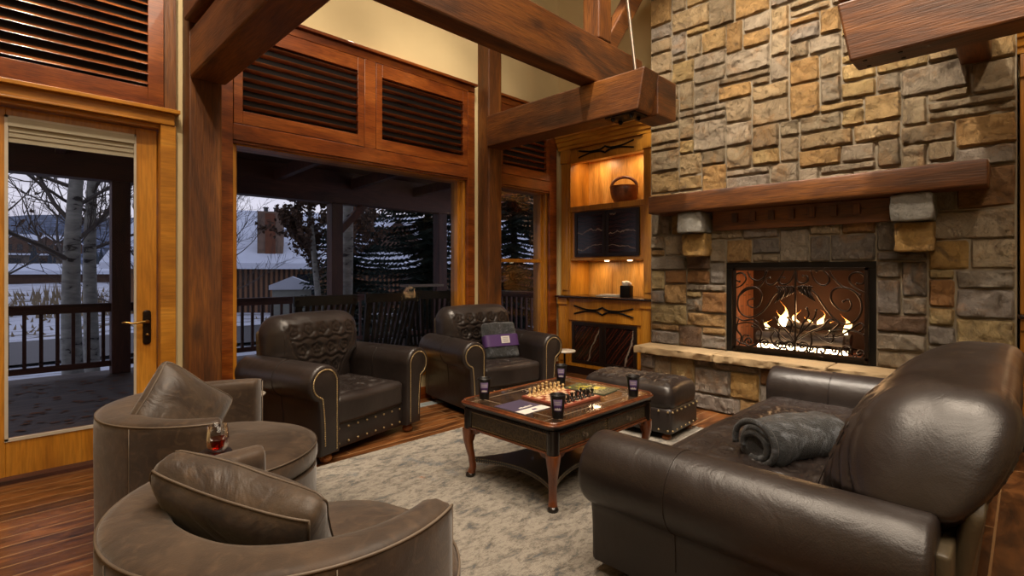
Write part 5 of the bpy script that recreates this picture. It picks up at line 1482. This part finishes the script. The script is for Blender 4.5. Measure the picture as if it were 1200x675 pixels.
MB().prism([(-.72, 1.75), (.72, 1.75), (.72, 1.9), (.0, 2.2), (-.72, 1.9)], lambda a, zz: (a, -.58, zz), lambda a, zz: (a, .58, zz)).build('snowy_lid', SNOW, shd)

# ------------------------------------------------------------------ trees
m, g = newmat('aspen_bark')
tc = g.n('ShaderNodeTexCoord').outputs['Object']
a = g.n('ShaderNodeTexNoise', Vector=g.n('ShaderNodeMapping', Vector=tc, Scale=(2, 2, 5)).outputs[0], Scale=2.4, Detail=6, Distortion=.6)
c = g.ramp(a.outputs['Fac'], [(.32, '#2b2724'), (.38, '#74736d'), (.7, '#96958d')])
p = g.n('ShaderNodeBsdfPrincipled', Base_Color=c, Roughness=.85); out(g, p.outputs[0]); ASP = m
TWIG = plain('bare_twig', '#57504b', .9); LEAF = plain('dead_brown_leaf', '#5d4636', .9, var=.4, vs=5)
def rvec(r_): return Vector((r_.gauss(0, 1), r_.gauss(0, 1), r_.gauss(0, 1))).normalized()
def aspen(label, x, y, h, r0, seed, lean=(0, 0), first=1.6, nb=20, leaves=0, blen=.30, twigs=3):
    r_ = random.Random(seed); z0 = gz(x, y)-.1 if y > 9.8 else -1.1
    t = thing('aspen_tree', label, 'tree', (x, y, z0), 0, 'bare aspens beyond the porch')
    path = []; n = 16
    for k in range(n+1):
        s = k/n; path.append(Vector((lean[0]*s*s*h+.05*math.sin(s*7+seed), lean[1]*s*s*h+.05*math.cos(s*5+seed), h*s)))
    MB().tube(path, [r0*(1-.85*(k/n))+.008 for k in range(n+1)], 14).build('trunk', ASP, t, smooth=True)
    bm_ = MB(); lv = MB()
    def leafat(q):
        for _ in range(2):
            c_ = q+rvec(r_)*.06; a_ = rvec(r_)*.05; b_ = rvec(r_)*.05
            lv.add([c_-a_, c_+b_, c_+a_, c_-b_], [(0, 1, 2, 3)])
    def grow(p, d, L, r, dep):
        pts = [p]; n_ = 5
        for k in range(n_):
            d = (d+rvec(r_)*.22+Vector((0, 0, .10))).normalized(); pts.append(pts[-1]+d*L/n_)
        bm_.tube(pts, [max(.0035, r*(1-.75*k/n_)) for k in range(n_+1)], 5 if dep < 2 else 3)
        if dep < twigs:
            for k in range(1, n_+1):
                for _ in range(2 if dep else 1):
                    if r_.random() < .75: grow(pts[k], (d+rvec(r_)*.8).normalized(), L*r_.uniform(.35, .6), r*.45, dep+1)
        if leaves and dep >= 2:
            for q in pts[1:]:
                if r_.random() < leaves: leafat(q)
    for i in range(nb):
        s = (first+(h-first)*(i/nb)**1.0)/h; k = min(n-1, int(s*n)); p = path[k].lerp(path[k+1], s*n-k)
        a = r_.uniform(0, 2*PI); d = Vector((math.cos(a), math.sin(a), r_.uniform(.2, .9))).normalized()
        grow(p, d, h*blen*(1.1-s)*r_.uniform(.7, 1.3), r0*.38*(1-s*.7), 1)
    bm_.build('branch', TWIG, t)
    if lv.v: o = lv.build('leaves', LEAF, t); o['kind'] = 'stuff'
    return t
aspen('thick bare aspen, left of the pair seen through the glazed door', .95, 11.6, 8.5, .15, 3, (.02, 0), 2.2, 20)
aspen('bare aspen leaning right, second of the pair seen through the glazed door', 1.22, 12.3, 8.5, .12, 8, (.05, 0), 2.4, 18)
aspen('slim bare aspen sapling right of the leaning one, through the glazed door', 2.2, 13.2, 6.5, .06, 12, (.05, 0), 1.4, 16)
aspen('aspen with a few dead leaves, its boughs over the snowy roof in the big window', 6.15, 13.4, 7, .09, 21, (-.12, 0), 2.0, 26, 1.0, .26)
aspen('pale aspen trunk right behind the middle porch post in the big window', 5.45, 10.6, 9, .17, 5, (0, 0), 4.2, 12, .15)
aspen('bare young aspen reaching over the snow at the left of the big window', 4.3, 15.2, 6.5, .06, 31, (0, 0), 1.8, 16, 0, .3)
aspen('small bare aspen at the far left through the glazed door', -.2, 15.5, 7.5, .09, 41, (0, 0), 1.6, 18, .1, .34)
def spruce(label, x, y, h, r, seed):
    r_ = random.Random(seed); z0 = gz(x, y)-.1 if y > 9.8 else -1.0
    t = thing('spruce_tree', label, 'tree', (x, y, z0), 0, 'dark spruces beyond the porch')
    MB().tube([(0, 0, 0), (0, 0, h*.5), (0, 0, h)], [.16, .09, .01], 10).build('trunk', BARK, t, smooth=True)
    nd = MB(); lay = int(h/.16)
    for i in range(lay):
        z = .35+(h-.35)*i/lay; rr_ = r*(1-(z/h))**.85*r_.uniform(.8, 1.1)+.1
        for b_ in range(11):
            a = r_.uniform(0, 2*PI); L = rr_*r_.uniform(.7, 1.1); ca, sa = math.cos(a), math.sin(a)
            prev = None
            for k in range(7):
                s = k/6; p_ = Vector((ca*L*s, sa*L*s, z-L*.30*s+L*.20*s*s)); wd = .16*L*(1-s*.75)*(.4+min(1, s*3))+.05
                sd = Vector((-sa, ca, 0))
                if prev is not None:
                    for sg in (-1, 1):
                        for j in range(2):
                            o_ = p_.lerp(prev, j/2)
                            tip = o_+sd*sg*wd*r_.uniform(.8, 1.5)+Vector((ca*.10, sa*.10, -r_.uniform(.02, .12)))
                            up_ = Vector((0, 0, .022)); bk_ = Vector((ca*.045, sa*.045, 0))
                            nd.add([o_-bk_, o_+bk_, tip, o_+up_*2], [(0, 1, 2), (0, 2, 3)])
                prev = p_
    o = nd.build('needles', SPR, t); o['kind'] = 'stuff'
SPR = plain('spruce_needles', '#36473e', .8, var=.5, vs=6)
spruce('big dark spruce behind the porch in the right half of the big window', 9.0, 12.5, 10, 2.6, 2)
spruce('second dark spruce right of the first, seen through the narrow window', 12.4, 12.3, 9, 2.4, 6)
spruce('smaller spruce farther off between the aspen trunk and the big spruce', 8.6, 16.5, 8, 2.0, 9)
# dry grass and far tree line
dg = MB(); r_ = random.Random(8)
for k in range(2600):
    x = r_.uniform(-8, 26); y = r_.uniform(25, 46); z = gz(x, y); h_ = r_.uniform(.3, 1.1)*noise.noise(Vector((x*.2, y*.2, 3)))*1.6+.25
    if h_ < .15: continue
    dx, dy = r_.uniform(-.2, .2), r_.uniform(-.1, .1)
    dg.add([(x-.05, y, z), (x+.05, y, z), (x+dx, y+dy, z+h_)], [(0, 1, 2)])
tag(dg.build('dry_grass', plain('straw_grass', '#8a7a60', .9, var=.3)), 'dry straw-coloured grass standing in the snow beyond the road', 'grass', kind='stuff')
tl = MB()
for k in range(260):
    x = r_.uniform(-60, 130); y = r_.uniform(95, 125); h_ = r_.uniform(2.5, 6.0); z = 1.0
    tl.lathe([(h_*.18, 0), (h_*.10, h_*.5), (0.01, h_)], (x, y, z), 6)
tag(tl.build('far_tree_line', plain('far_conifer', '#2f3a44', .9, var=.4), smooth=False), 'distant dark conifer belt in front of the hills', 'trees', kind='stuff')
